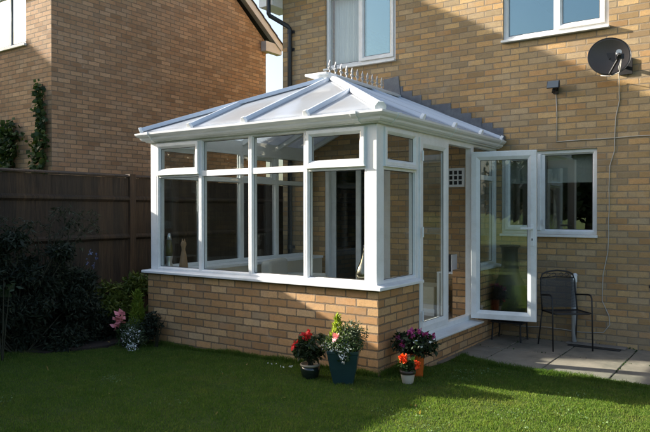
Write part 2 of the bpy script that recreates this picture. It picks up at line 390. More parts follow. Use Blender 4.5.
def casement(par, pl, u0, u1, v0, v1, splits, openers=(), glass=None, clear=(), fw=.06, setback=.03, name='window', sash_open=None, mw=.06):
    """frame + mullions, one pane (or sash) per light; all under one part"""
    gl = glass or M['glass']; o = -setback; mb = MB()
    mb.ring(pl, u0, u1, v0, v1, fprof(fw, o, o-.07))
    for s_ in splits:
        mb.pbox(pl, s_-mw/2, s_+mw/2, v0+fw-.012, v1-fw+.012, o-.068, o-.003)
    f = mb.build(name, UP, par, bevel=.002)
    e = [u0+fw] + [x for s_ in splits for x in (s_-mw/2, s_+mw/2)] + [u1-fw]
    for k in range(len(splits)+1):
        a, b = e[2*k], e[2*k+1]; gl = M['glass'] if k in clear else (glass or M['glass'])
        if k in openers:
            s2 = MB().ring(pl, a-.016, b+.016, v0+fw-.016, v1-fw+.016, sprof(.062, o+.020, o-.03)).build('sash', UP, f, bevel=.0015)
            pane(f, pl, a+.046, b-.046, v0+fw+.046, v1-fw-.046, o-.004, gl)
        else:
            pane(f, pl, a, b, v0+fw, v1-fw, o-.028, gl)
    return f

# ------------------------------------------------------------------ ground
def sm(t): t = np.clip(t, 0, 1); return t*t*(3-2*t)
def hgt(x, y):
    x = np.asarray(x, float); y = np.asarray(y, float)
    a = -.085*sm((y-.05)/1.2)                      # falls towards the patio
    b = -.055*sm((-x-.8)/2.6)*sm((y+2.2)/1.8)
    return a*sm((x+.6)/.4) + b*(1-sm((x+.2)/.5)) + .006*np.sin(x*1.7+.4)*np.sin(y*2.1) - .0
def edge_y(x):                                    # grass edge against the paving
    return 1.36 + .30*np.clip((.62-x)/.62, 0, 1)**1.3 + .012*np.sin(x*7) + .008*np.sin(x*19+1)
xs = np.concatenate([[-300,-80,-30,-14], np.arange(-8, 5.01, .1), [9,20,60,300]])
ys = np.concatenate([[-300,-80,-30,-12], np.arange(-6, 4.01, .1), [7,20,60,300]])
XX, YY = np.meshgrid(xs, ys); ZZ = hgt(XX, YY)
ZZ = np.where((XX > -.1) & (YY > edge_y(XX)+.06), -.17, ZZ)
ZZ = np.where((XX < .02) & (XX > -3.05) & (YY > .02), -.17, ZZ)
V = np.stack([XX, YY, ZZ], -1).reshape(-1, 3); nx, ny = len(xs), len(ys)
ii = (np.arange(ny-1)[:,None]*nx + np.arange(nx-1)[None]).ravel()
F = np.stack([ii, ii+1, ii+1+nx, ii+nx], 1)
o = np_mesh('lawn', V, F, M['lawn']); tag(o, kind='structure')
# grass blades
def grass(n, x0, x1, y0, y1, h):
    x = rng.uniform(x0, x1, n); y = rng.uniform(y0, y1, n)
    keep = ~((x > -3.03) & (x < 0.02) & (y > -.0)) & ~((x > -.05) & (y > edge_y(x)+.015*rng.random(n))) & ~((x < -3.0) & (y > -.05) & (x < -3.0))
    keep &= ~((x > -.02) & (x < .13) & (y > .8) & (y < 1.7))
    x, y = x[keep], y[keep]; n = len(x)
    z = hgt(x, y); a = rng.uniform(0, 2*np.pi, n); tuft = np.sin(x*5.1+y*3.3)*np.sin(y*6.7-x*2.2) + .7*np.sin(x*13.7-y*4.1)*np.sin(y*17.3+x*6.2) + .5*np.sin(x*31+y*23)*np.sin(y*37-x*19)
    l = h*rng.uniform(.35, 1.35, n)*(1+.30*tuft)*np.where(rng.random(n) < .03, 1.6, 1)
    lean = rng.normal(0, .45, (n, 2))*l[:,None]; w = rng.uniform(.0011, .0025, n)
    bx, by = np.cos(a)*w, np.sin(a)*w
    P0 = np.stack([x-bx, y-by, z-.004], 1); P1 = np.stack([x+bx, y+by, z-.004], 1)
    P2 = np.stack([x+lean[:,0]*.4+bx*.8, y+lean[:,1]*.4+by*.8, z+l*.62], 1); P2b = np.stack([x+lean[:,0]*.4-bx*.8, y+lean[:,1]*.4-by*.8, z+l*.62], 1)
    P3 = np.stack([x+lean[:,0], y+lean[:,1], z+l*.98], 1)
    V = np.stack([P0, P1, P2, P2b, P3], 1).reshape(-1, 3); i = np.arange(n)[:,None]*5
    return V, np.concatenate([i+[0,1,2], i+[0,2,3], i+[3,2,4]], 0)
V, F = grass(640000, -4.1, 3.4, -3.4, 1.75, .0155)
V2, F2 = grass(9000, -3.05, .0, -.045, 0, .045); V3, F3 = grass(60000, -.0, 3.3, 1.25, 1.75, .032); V4, F4 = grass(5000, .0, .05, 0, .8, .045)
for a_, b_ in ((V2, F2), (V3, F3), (V4, F4)): F = np.concatenate([F, b_+len(V)]); V = np.concatenate([V, a_])
o = np_mesh('grass', V, F, M['grass']); tag(o, 'short mown green grass covering the lawn', 'grass', kind='stuff')

P = []
for _ in range(26):
    cx_, cy_ = random.uniform(-3.6, 3.0), random.uniform(-3.3, 1.1)
    if cx_ < 0.1 and cy_ > -.15: continue
    for _ in range(random.randint(30, 110)):
        x, y = cx_+random.gauss(0,.09), cy_+random.gauss(0,.07)
        if (x < .05 and y > -.02): continue
        P.append([x, y, float(hgt(x,y))+random.uniform(.008,.02)])
o = leaves('clover', np.array(P), .011, leaf_mat('clover_leaf', (.07,.13,.04), (.12,.19,.06)), None, aspect=.95, droop=0, up=1.5); tag(o, 'small clover patches in the lawn', 'clover', kind='stuff')
P = np.array([[random.uniform(-3.2,2.8), random.uniform(-3.2,-.3), .02] for _ in range(34)])
o = leaves('fallen_leaves', P, .035, leaf_mat('dry_leaf', (.16,.10,.03), (.24,.17,.05)), None, aspect=.6, droop=0, up=2.0); tag(o, 'a few dry leaves fallen on the grass', 'leaves', kind='stuff')
# patio slabs
mb = MB(); xj = [-.02,.355,.972,1.602,2.225,2.85,3.47,4.1,4.72,5.34]; yj = [1.2,2.26,3.05]
for i in range(len(xj)-1):
    for j in range(2):
        dz = random.uniform(-.003,.003); a, b = xj[i]+.006, xj[i+1]-.006
        mb.box(a, b, yj[j]+.006, yj[j+1]-.006, -.16, -.10+dz)
o = mb.build('patio', M['paving'], bevel=.006); tag(o, kind='structure')
o = MB().box(-.1, 6, 1.25, 3.1, -.2, -.118).build('patio_base', M['soil']); tag(o, kind='structure')
P = []
for x in xj[1:5]:
    for _ in range(70): P.append([x+random.gauss(0,.006), 1.3+random.random()*1.7, -.104])
for _ in range(160): P.append([random.uniform(.05,3), 2.255+random.gauss(0,.006), -.104])
for _ in range(260): P.append([random.uniform(.0,3), 3.03-abs(random.gauss(0,.02)), -.098])
o = leaves('moss', np.array(P), .016, M['leafmid'], None, aspect=.8, droop=0, up=.5); tag(o, 'tiny moss and weeds growing in the paving joints', 'moss', kind='stuff')
# grass tufts hanging over the patio edge
# soil bed under the shrubs
mb = MB(); pts = []
for k in range(30):
    y = -3.4 + k*.15; pts.append((-3.35 + .12*math.sin(k*.7) - (.25 if y < -1 else 0), y))
poly = [(-4.17, -3.4)] + pts + [(-4.17, .95)]
mb.prism(poly, 2, -.09, -.03); o = mb.build('flower_bed', M['soil']); tag(o, kind='structure')

# ------------------------------------------------------------------ conservatory
cons = thing('conservatory', 'white framed glass conservatory on a low brick wall with one of its french doors open', 'conservatory', (-1.5, 1.5, 0))
ZS = .80; ZT = 2.235; ZM = 1.862
# dwarf walls (outer leaf) front, right, left
MB().prism([(-3.015,0),(0,0),(0,.80),(-.28,.80),(-.28,.28),(-2.735,.28),(-2.735,3.045),(-3.015,3.045)], 2, -.2, .757).build('dwarf_wall', M['brickC'], cons)
MB().box(-.28, 0, 2.25, 3.045, -.2, .757).build('dwarf_wall', M['brickC'], cons)
MB().box(-.28, -.004, .8015, 2.2485, -.2, .165).build('door_base', M['concrete'], cons)
MB().box(-.003, .0, .8015, 2.2485, -.2, .165)
mb = MB().box(-.0035, .0005, .8015, 2.2485, -.2, .165); mb.build('step_brickwork', M['brickC'], cons)
# interior linings + floor + inner sill boards
MB().box(-2.733, -.02, .282, 3.04, -.15, .13).build('interior_floor', M['tile'], cons)
mb = MB().box(-2.733, -.282, .283, .30, .132, .757).box(-2.731, -2.715, .301, 3.04, .132, .757); mb.build('plaster_lining', M['cream'], cons)
mb = MB().box(-2.98, -.05, .101, .33, .7585, .795).box(-2.98, -2.69, .331, 3.04, .7585, .795); mb.build('window_board', UP, cons, bevel=.004)
# outer sill: sweep profile
def sweep(path, prof, ends=(0, 0)):
    """path: list of (x,y) corners with outward normals to the right side; prof (out,z). mitred."""
    mb = MB(); n = len(prof); k = len(path); segs = [Vector((path[i+1][0]-path[i][0], path[i+1][1]-path[i][1])).normalized() for i in range(k-1)]
    vs = []
    for i, p in enumerate(path):
        if i == 0: nv = Vector((segs[0].y, -segs[0].x))
        elif i == k-1: nv = Vector((segs[-1].y, -segs[-1].x))
        else:
            a = Vector((segs[i-1].y, -segs[i-1].x)); b = Vector((segs[i].y, -segs[i].x)); nv = (a+b) / (1 + a.dot(b))
        for o_, z in prof: vs.append((p[0]+nv.x*o_, p[1]+nv.y*o_, z))
    fs = [(i*n+j, i*n+(j+1) % n, (i+1)*n+(j+1) % n, (i+1)*n+j) for i in range(k-1) for j in range(n)] + [tuple(range(n)), tuple(range((k-1)*n, k*n))[::-1]]
    mb.add(vs, fs); return mb
sillp = [(-.07,.758),(.075,.758),(.078,.762),(.078,.782),(.070,.789),(.0,.7995),(-.07,.7995)]
sweep([(-3.0,3.04),(-3.0,.03),(-.03,.03),(-.03,.815)], sillp).build('sill', UP, cons, bevel=.002)
sweep([(-.03,2.262),(-.03,3.04)], sillp).build('sill', UP, cons, bevel=.002)
# door threshold sill
sweep([(-.03,.79),(-.03,2.26)], [(-.1,.166),(.135,.166),(.14,.172),(.14,.188),(.03,.20),(-.1,.20)]).build('door_sill', UP, cons, bevel=.003)
# corner posts
for (a, b, c, d) in ((-3.0,-2.902,.03,.132), (-.133,-.03,.03,.136), (-3.0,-2.93,2.97,3.04), (-.1,-.03,2.99,3.04)):
    mb = MB().box(a, b, c, d, .7998, ZT)
    p_ = mb.build('corner_post', UP, cons, bevel=.004)
def bay(pl, u0, u1, opener=False, name='window', halves=True):
    mb = MB(); o = -.0
    hw = .030
    # frame ring: thin where bays meet (coupled)
    mb.ring(pl, u0+.001, u1-.001, ZS, ZT, fprof(.034 if halves else .05, -.002, -.07))
    mb.pbox(pl, u0+.02, u1-.02, ZM-hw, ZM+hw, -.067, -.006)
    f = mb.build(name, UP, cons, bevel=.003)
    a, b = u0+.035, u1-.035
    pane(f, pl, a, b, ZS+.035, ZM-hw, -.03)
    if opener:
        MB().ring(pl, u0+.016, u1-.016, ZM+.008, ZT-.020, sprof(.060, .020, -.03)).build('sash', UP, f, bevel=.002)
        # drip bar
        MB().pbox(pl, u0+.012, u1-.012, ZM-.004, ZM+.007, -.006, .026).build('drip_bar', UP, f, bevel=.002)
        pane(f, pl, u0+.076, u1-.076, ZM+.068, ZT-.080, -.006)
    else:
        pane(f, pl, a, b, ZM+hw, ZT-.035, -.03)
    return f
us = [-2.901, -2.215, -1.507, -.812, -.134]
for k in range(4): bay(FR, us[k], us[k+1], k in (0, 3))
bay(RT, .137, .806, True)
bay(RT, 2.262, 2.989, False)
ul = [.133, .77, 1.50, 2.24, 2.969]
for k in range(4): bay(LF, ul[k], ul[k+1], k in (0, 2))
# french doors: frame, fixed leaf, open leaf
mb = MB(); mb.ring(RT, .808, 2.260, .2005, ZT, [(0,-.07),(0,.0),(.052,.0),(.056,-.004),(.056,-.07)])
mb.build('door_frame', UP, cons, bevel=.003)
def door_leaf(pl, u0, u1, v0, v1, o, flip, handle=True):
    mb = MB().ring(pl, u0, u1, v0, v1, [(0,o-.06),(0,o-.003),(.004,o),(.058,o),(.072,o-.006),(.098,o-.018),(.098,o-.046),(.06,o-.06)])
    f = mb.build('door', UP, cons, bevel=.002)
    pane(f, pl, u0+.098, u1-.098, v0+.098, v1-.098, o-.022, M['glassdoor'] if flip is False and handle else None)
    hu = u0+.045 if flip else u1-.045
    for oo, sgn in ((o, 1), (o-.06, -1)) if handle else ():
        h = MB(); h.pbox(pl, hu-.016, hu+.016, 1.07, 1.31, min(oo, oo+sgn*.008), max(oo, oo+sgn*.008))
        h.pbox(pl, hu-.009, hu+.009, 1.255, 1.275, min(oo+sgn*.006, oo+sgn*.045), max(oo+sgn*.006, oo+sgn*.045))
        d_ = 1 if flip else -1
        h.pbox(pl, min(hu, hu+d_*.12), max(hu, hu+d_*.12), 1.254, 1.276, min(oo+sgn*.036, oo+sgn*.05), max(oo+sgn*.036, oo+sgn*.05))
        h.build('handle', UP if sgn > 0 else M['metal'], f, bevel=.003)
        k = MB().pbox(pl, hu-.005, hu+.005, 1.13, 1.155, min(oo+sgn*.007, oo+sgn*.011), max(oo+sgn*.007, oo+sgn*.011)); k.build('keyhole', M['black'], f)
    return f
d1 = door_leaf(RT, .852, 1.530, .246, 2.186, .018, False, False)
LA = R(10)
DL = lambda u, v, o: (u*math.cos(LA)+(o-.035)*math.sin(LA), 2.11 + u*math.sin(LA) - (o-.035)*math.cos(LA), v)
d2 = door_leaf(DL, .006, .722, .232, 2.130, .035, False, True)
# hinges
for z in (.42, 1.25, 2.0):
    MB().box(-.008, .026, 2.178, 2.206, z-.05, z+.05).build('hinge', UP, d2, bevel=.003)
    MB().tube([(.012, .858, z-.05), (.012, .858, z+.05)], .011, 10).build('hinge', UP, d1)
# fascia/gutter
gp = [(-.07,ZT+.0005),(.036,ZT+.0005),(.044,ZT+.012),(.066,ZT+.016),(.082,ZT+.030),(.088,ZT+.048),(.112,ZT+.062),(.126,ZT+.080),(.128,ZT+.098),(.120,ZT+.099),(.114,ZT+.082),(.05,ZT+.06),(.04,ZT+.118),(-.07,ZT+.15)]
gut = sweep([(-3.0,3.04),(-3.0,.03),(-.03,.03),(-.03,3.04)], gp).build('gutter', M['upvc_roof'], cons, bevel=.0015)
gu2 = [(.036,ZT-.004),(.048,ZT+.006),(.070,ZT+.010),(.088,ZT+.026),(.094,ZT+.044),(.118,ZT+.057),(.133,ZT+.078),(.135,ZT+.104),(.120,ZT+.104),(.115,ZT+.1),(.036,ZT+.06)]
for x in (-2.93, -.20):
    sweep([(x-.03,.03),(x+.03,.03)], gu2).build('gutter_union', M['upvc_roof'], gut, bevel=.002)
for y in (.22, 1.5, 2.9):
    sweep([(-.03,y-.03),(-.03,y+.03)], gu2).build('gutter_union', M['upvc_roof'], gut, bevel=.002)
# roof panels
ZE = ZT+.128; ZR = 3.045; E0, E1 = -3.055, .025; EF = -.025; XR = -1.515; YR = 1.53
def slab(mb, pts, t=.025):
    p = [Vector(q) for q in pts]; n = (p[1]-p[0]).cross(p[2]-p[0]).normalized()
    if n.z < 0: n = -n
    k = len(p); mb.add([q for q in p] + [q - n*t for q in p], [tuple(range(k)), tuple(range(k, 2*k))[::-1]] + [(i, (i+1) % k, k+(i+1) % k, k+i) for i in range(k)])
def lerp(a, b, t): return tuple(a[i]+(b[i]-a[i])*t for i in range(3))
C0, C1 = (E0, EF, ZE), (E1, EF, ZE); RF = (XR, YR, ZR); RB = (XR, 3.04, ZR)
fx_ = [E0, -2.285, XR, -.745, E1]
def fronttop(x):   # point where the bar at x meets hip
    t = (x-E0)/(XR-E0) if x <= XR else (E1-x)/(E1-XR)
    return (x, EF+(YR-EF)*t, ZE+(ZR-ZE)*t)
for i in range(4):
    a, b = fx_[i], fx_[i+1]; pts = [(a,EF,ZE),(b,EF,ZE)]
    if fronttop(b)[1] > EF+.01: pts.append(fronttop(b))
    if fronttop(a)[1] > EF+.01: pts.append(fronttop(a))
    mb = MB(); slab(mb, pts); mb.build('roof_panel', M['poly'], cons)
sy_ = [EF, .77, 1.53, 2.29, 3.04]
for side, ex in ((-1, E0), (1, E1)):
    for i in range(4):
        a, b = sy_[i], sy_[i+1]
        def top(y):
            t = min(1, (y-EF)/(YR-EF)); return (ex+(XR-ex)*t, y, ZE+(ZR-ZE)*t)
        pts = [(ex,a,ZE),(ex,b,ZE),top(b)]
        if top(a)[2] > ZE+.01: pts.append(top(a))
        mb = MB(); slab(mb, pts); mb.build('roof_panel', M['poly'], cons)
def gbar(p, q, w=.046, h=.042, cap=True, name='glazing_bar'):
    p = Vector(p); q = Vector(q); d = (q-p).normalized(); p = p - d*.03
    u = Vector((0,0,1)); r = d.cross(u).normalized(); u = r.cross(d).normalized(); mb = MB()
    prof = [(-w/2,-.002),(-w/2,.012),(-w*.28,h),(w*.28,h),(w/2,.012),(w/2,-.002)]
    vs = [c + r*a + u*b for c in (p, q) for a, b in prof]; n = len(prof)
    mb.add(vs, [tuple(range(n)), tuple(range(n,2*n))[::-1]] + [(i,(i+1)%n,n+(i+1)%n,n+i) for i in range(n)])
    f = mb.build(name, M['bar'] if name == 'glazing_bar' or p.x < -2 else M['upvc_roof'], cons, bevel=.003)  # glazing bars and left hip get the shade-toned caps, right hip plain white
    mb = MB().beam(p+u*-.06, q+u*-.06, .05, .06); mb.build('rafter', UP, f)
    if cap:
        mb = MB(); c0 = p - d*.012
        prof = [(-w*.62,-.03),(-w*.62,.016),(-w*.3,h+.008),(w*.3,h+.008),(w*.62,.016),(w*.62,-.03)]
        vs = [c + r*a + u*b for c in (c0, c0+d*.035) for a, b in prof]
        mb.add(vs, [tuple(range(n)), tuple(range(n,2*n))[::-1]] + [(i,(i+1)%n,n+(i+1)%n,n+i) for i in range(n)])
        mb.build('end_cap', UP, f, bevel=.003)
for x in fx_[1:4]: gbar((x, EF, ZE), fronttop(x))
for ex in (E0, E1):
    for y in sy_[1:4]:
        t = min(1, (y-EF)/(YR-EF)); gbar((ex, y, ZE), (ex+(XR-ex)*t, y, ZE+(ZR-ZE)*t))
    gbar((ex, 3.0, ZE), (XR, 3.0, ZR))
gbar(C0, RF, .085, .045, name='hip_bar'); gbar(C1, RF, .085, .045, name='hip_bar')
# ridge
rd = MB().prism([(XR-.13,ZR-.02),(XR-.13,ZR+.012),(XR-.05,ZR+.05),(XR+.05,ZR+.05),(XR+.13,ZR+.012),(XR+.13,ZR-.02)], 1, YR-.10, 3.045).build('ridge', M['upvc_roof'], cons, bevel=.004)
MB().box(XR-.30, XR+.02, YR-.15, YR+.06, ZR+.035, ZR+.062).build('ridge_end_cap', UP, rd, bevel=.008)
cr = MB(); cr.box(XR-.009, XR+.009, YR-.08, 2.78, ZR+.051, ZR+.068)
for k in range(11):
    y = YR-.05 + k*.125
    # spear outline, flat cut in the ridge direction
    P = [(0,.0),(.012,.0),(.008,.030),(.020,.036),(.036,.050),(.034,.062),(.016,.058),(.010,.070),(.022,.088),(.020,.105),(.008,.125),(0,.150)]
    sh = [(y+a, ZR+.066+b) for a, b in P] + [(y-a, ZR+.066+b) for a, b in P[::-1][1:-1]]
    sh = [(y+.012, ZR+.066)] + [(y+a, ZR+.066+b) for a, b in P[2:]] + [(y-a, ZR+.066+b) for a, b in P[2:-1][::-1]] + [(y-.012, ZR+.066)]
    cr.prism(sh, 0, XR-.006, XR+.006)
cr.build('cresting', M['soffit'], rd)
# stepped lead flashing along the wall
def flash(side):
    mb = MB(); ex = E1 if side > 0 else E0
    slope = (ZR-ZE)/abs(ex-XR); n = 11; L = abs(ex-XR)+.02
    for k in range(n):
        a = k*L/n; b = (k+1)*L/n + .012
        zr = ZR+.04 - slope*a; zb = ZR+.02 - slope*b
        ztop = round((zr+.075-.027)/.075)*.075+.027
        x0, x1 = XR+side*a, XR+side*b
        o = 3.044 - .0012*(k % 3) 
        mb.prism([(min(x0,x1), zb), (max(x0,x1), zb), (max(x0,x1), ztop), (min(x0,x1), ztop)] if True else [], 1, o, 3.049-.0002*k)
    return mb.build('flashing', M['lead'], cons)
flash(1); flash(-1)
MB().prism([(XR-.13,ZR+.02),(XR+.12,ZR+.02),(XR+.09,3.325),(XR-.15,3.30)], 1, 3.038, 3.047).build('flashing', M['lead'], cons)
MB().prism([(XR+.0,3.0),(E1+.06,2.345),(E1+.06,2.40),(XR+.0,3.07)], 1, 2.985, 3.043).build('flashing', M['lead'], cons)

# ------------------------------------------------------------------ house behind (brick house B)
hb = thing('brick_house', 'buff brick two storey house that the white conservatory is built onto', 'house', (2.5, 7, 0))
holes = [(-2.657,-1.474,3.57,4.66), (.045,1.29,3.59,4.66), (.03,1.165,1.175,2.19), (-2.667,-1.56,.02,2.2)]
wall_holes(HB, -3.466, 9.0, -.3, 5.05, holes, .28).build('wall', M['brickB'], hb)
mb = MB().box(-3.466,-3.186,3.331,11,-.3,5.05).box(8.72,9,3.331,11,-.3,5.05).box(-3.466,9,11.001,11.3,-.3,5.05); mb.build('wall', M['brickB'], hb)
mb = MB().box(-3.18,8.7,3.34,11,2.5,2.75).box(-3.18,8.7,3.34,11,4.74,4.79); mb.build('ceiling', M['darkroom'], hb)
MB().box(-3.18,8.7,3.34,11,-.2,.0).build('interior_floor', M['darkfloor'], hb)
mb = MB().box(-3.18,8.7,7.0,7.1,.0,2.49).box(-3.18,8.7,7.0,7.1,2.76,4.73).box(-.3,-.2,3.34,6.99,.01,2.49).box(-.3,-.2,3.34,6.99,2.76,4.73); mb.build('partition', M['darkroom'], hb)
# gables + roof
rz = 5.05 + (11.3-3.05)/2*.7
for x0, x1 in ((-3.466,-3.186),(8.72,9.0)):
    MB().prism([(3.05,5.051),(11.3,5.051),(7.175,rz)], 0, x0, x1).build('gable', M['brickB'], hb)
def roof_tiles(mb, x0, x1, ye, ze, yr, zr_, courses, t=.02):
    for k in range(courses):
        a, b = k/courses, (k+1)/courses+.02/abs(yr-ye)
        y0, z0 = ye+(yr-ye)*a, ze+(zr_-ze)*a; y1, z1 = ye+(yr-ye)*b, ze+(zr_-ze)*b
        mb.prism([(y0,z0+t),(y1,z1),(y1,z1-.02),(y0,z0-.004)], 0, x0, x1)
mb = MB(); roof_tiles(mb, -3.75, 9.3, 2.72, 5.0, 7.175, rz+.18, 18); roof_tiles(mb, -3.75, 9.3, 11.63, 5.0, 7.175, rz+.18, 18); mb.build('roof', M['tileroof'], hb)
MB().box(-3.47, 9.2, 2.83, 3.049, 4.975, 4.995).build('soffit', M['soffit'], hb)
MB().box(-3.47, 9.2, 2.805, 2.828, 4.93, 5.11).build('fascia', M['upvc'], hb)
mb = MB().box(-3.74, -3.468, 2.80, 3.30, 4.615, 5.08); mb.build('box_end', M['upvc'], hb, bevel=.004)
mb = MB().beam((-3.70,2.8,5.07),(-3.70,7.17,rz+.12),.03,.18).beam((-3.70,11.5,5.07),(-3.70,7.17,rz+.12),.03,.18); mb.build('bargeboard', M['upvc'], hb)
gt = MB().tube([(-3.72,2.74,4.98),(9.2,2.74,4.98)], .055, 10); gt.build('gutter', M['blackpipe'], hb, smooth=True)
dp = MB().tube([(-3.50,2.74,4.95),(-3.50,2.745,4.47),(-3.49,2.76,4.44),(-3.31,2.975,4.30),(-3.296,3.005,4.26),(-3.296,3.005,4.18),(-3.296,3.005,.0)], .034, 12).build('downpipe', M['blackpipe'], hb, smooth=True)
for z in (4.22, 3.95, 2.4, .9):
    MB().tube([(-3.296,3.005,z-.03),(-3.296,3.005,z+.03)], .041, 12).box(-3.36,-3.23,3.03,3.049,z-.02,z+.02).build('pipe_clip', M['blackpipe'], dp)
def house_sill(pl, u0, u1, z, par, out_=.055, h=.03):
    MB().pbox(pl, u0-.0, u1+.0, z-h, z, -.06, out_).build('sill', UP, par, bevel=.005)
w = casement(hb, HB, -2.657, -1.474, 3.57, 4.66, [-2.07], (1,), M['glassup'], clear=(0,), setback=.03); house_sill(HB, -2.665, -1.467, 3.568, w)
w2 = casement(hb, HB, .045, 1.29, 3.59, 4.66, [.69], (1,), M['glassup'], setback=.03); house_sill(HB, .035, 1.30, 3.588, w2)
w3 = casement(hb, HB, .03, 1.165, 1.175, 2.19, [.53], (0,), glass_mat('kitchen_glass', (.8,.84,.83), .15, wav=.02), setback=.03); house_sill(HB, .02, 1.175, 1.173, w3, .04)
# opening handles etc
MB().pbox(HB, .545, .56, 1.28, 1.36, -.02, .0).build('latch', UP, w3, bevel=.003)
# curtains / blind
mb = MB(); N_ = 60
for (x0, x1) in ((-2.60,-2.09),):
    vs = []
    for i in range(N_+1):
        x = x0+(x1-x0)*i/N_; y = 3.22 + .018*math.sin(i*1.05)+.006*math.sin(i*2.7)
        vs += [(x,y,3.6),(x,y,4.65),(x,y+.004,3.6),(x,y+.004,4.65)]
    mb.add(vs, [(4*i,4*i+4,4*i+5,4*i+1) for i in range(N_)] + [(4*i+2,4*i+6,4*i+7,4*i+3) for i in range(N_)])
mb.build('curtain', M['curtain'], w, smooth=True)
MB().box(.56,1.12,3.20,3.205,1.80,2.16).build('blind', M['blind'], w3)
MB().box(.09,.50,3.20,3.205,1.80,2.16).build('blind', M['blind'], w3)
MB().box(.03,1.165,3.10,3.32,1.15,1.176).build('window_board', UP, w3)
# patio doors into the house (inside the conservatory)
pd = MB().ring(HB, -2.667, -1.56, .02, 2.2, [(0,-.10),(0,-.005),(.06,-.005),(.066,-.011),(.066,-.10)]).build('patio_door', UP, hb, bevel=.003)
for (a, b, o_) in ((-2.600,-2.08,-.06),(-2.14,-1.627,-.02)):
    MB().ring(HB, a, b, .088, 2.132, [(0,o_-.03),(0,o_),(.07,o_),(.085,o_-.012),(.085,o_-.03)]).build('leaf', UP, pd, bevel=.003)
    pane(pd, HB, a+.085, b-.085, .173, 2.047, o_-.014)
# bits on the wall
ab = MB().pbox(HB, -.705, -.47, 1.77, 2.0, 0.001, .012)
ab = MB()
u_, v_ = [-.705,-.665,-.625,-.607,-.567,-.549,-.509,-.47], [1.77,1.81,1.85,1.868,1.908,1.926,1.966,2.0]
# grille with 3x3 openings
us_ = [-.705,-.672,-.622,-.606,-.556,-.540,-.490,-.457]; vs_ = [1.77,1.803,1.853,1.869,1.919,1.935,1.985,2.018]
hl = [(us_[2*i+1], us_[2*i+2], vs_[2*j+1], vs_[2*j+2]) for i in range(3) for j in range(3)]
av = wall_holes(lambda u, v, o: (u, 3.032-o, v), -.705, -.457, 1.77, 2.018, hl, .016).build('air_vent', M['upvc'], hb)
tag(av, 'square white vent grille'); MB().box(-.70,-.462,3.0485,3.0495,1.775,2.013).build('vent_back', M['black'], av)

# satellite dish
sd = thing('satellite_dish', 'dark grey oval satellite dish beside the right upper window', 'satellite dish', (1.36, 3.05, 3.1))
ctr = Vector((1.345, 2.79, 3.175)); nrm = Vector((.26,-.93,.16)).normalized(); rt = Vector((0,0,1)).cross(nrm).normalized()*-1; rt = nrm.cross(Vector((0,0,1))).normalized(); rt = -rt; upv = rt.cross(nrm).normalized()
if upv.z < 0: upv = -upv
mb = MB(); vs = []; K = 10; S = 40
for layer, off in ((0, 0), (1, -.008)):
    for i in range(K+1):
        r_ = i/K
        for k in range(S):
            a = 2*math.pi*k/S; x = math.cos(a)*r_*.222; z = math.sin(a)*r_*.215*(1.0 if math.sin(a) > 0 else .98)
            p = ctr + rt*x + upv*z + nrm*(-.055*(1-r_*r_) + off); vs.append(p)
fs = []
for L in (0, 1):
    b0 = L*(K+1)*S
    fs += [(b0+i*S+k, b0+i*S+(k+1) % S, b0+(i+1)*S+(k+1) % S, b0+(i+1)*S+k) for i in range(K) for k in range(S)]
b1 = (K+1)*S; fs += [(K*S+k, K*S+(k+1) % S, b1+K*S+(k+1) % S, b1+K*S+k) for k in range(S)]
mb.add(vs, fs); M['dish'] = principled('mesh_dish_grey', (.075,.06,.05), .5, noise=.2, nscale=4)
mb.build('reflector', M['dish'], sd, smooth=True)
rim = [ctr + rt*math.cos(a)*.222 + upv*math.sin(a)*.215 - nrm*.003 for a in [2*math.pi*k/40 for k in range(41)]]
MB().tube(rim, .005, 6).build('rim', M['black'], sd)
lnb = ctr + nrm*.22 - upv*.05 + rt*.075
bot = ctr - upv*.20
MB().tube([bot - nrm*.03, bot + nrm*.05 - upv*.015, lnb - upv*.06, lnb - upv*.03], .013, 8).build('feed_arm', M['black'], sd)
mb = MB().tube([lnb + nrm*.01, lnb - nrm*.05], [.03,.026], 12); mb.build('receiver', M['pipe'], sd)
mb = MB().tube([lnb + nrm*.03 - upv*.06, lnb - nrm*.02 - upv*.01], [.02,.024], 10).beam(lnb-upv*.05-rt*.03, lnb-upv*.05+rt*.05,.03,.05); mb.build('receiver_body', M['black'], sd)
mb = MB().tube([ctr-nrm*.06, (1.42,2.95,3.10), (1.47,3.03,3.08)], .02, 10).box(1.40,1.54,3.03,3.049,3.0,3.18); mb.build('wall_bracket', M['black'], sd)
mb = MB().box(ctr.x-.06, ctr.x+.08, ctr.y+.05, ctr.y+.11, ctr.z-.07, ctr.z+.05); mb.build('back_plate', M['black'], sd, bevel=.006)
mb = MB()
# security floodlight
fl = thing('floodlight', 'small black floodlight fixed on the bricks left of the satellite dish', 'light', (.70, 3.05, 2.95))
mb = MB(); a = [(-.0,0)]
P = [(.625,2.90,2.905),(.775,2.90,2.905),(.775,2.93,3.0),(.625,2.93,3.0),(.64,2.995,2.93),(.76,2.995,2.93),(.76,2.995,2.985),(.64,2.995,2.985)]
mb.add(P, [(0,1,2,3),(4,7,6,5),(0,4,5,1),(1,5,6,2),(2,6,7,3),(3,7,4,0)]); mb.build('lamp_body', M['black'], fl, bevel=.005)
mb = MB(); mb.add([(.637,2.898,2.913),(.763,2.898,2.913),(.763,2.926,2.994),(.637,2.926,2.994),(.637,2.893,2.915),(.763,2.893,2.915),(.763,2.921,2.996),(.637,2.921,2.996)], [(0,1,2,3),(4,5,6,7),(0,1,5,4),(1,2,6,5),(2,3,7,6),(3,0,4,7)]); mb.build('lens', principled('floodlight_lens',(.12,.15,.18),.15), fl)
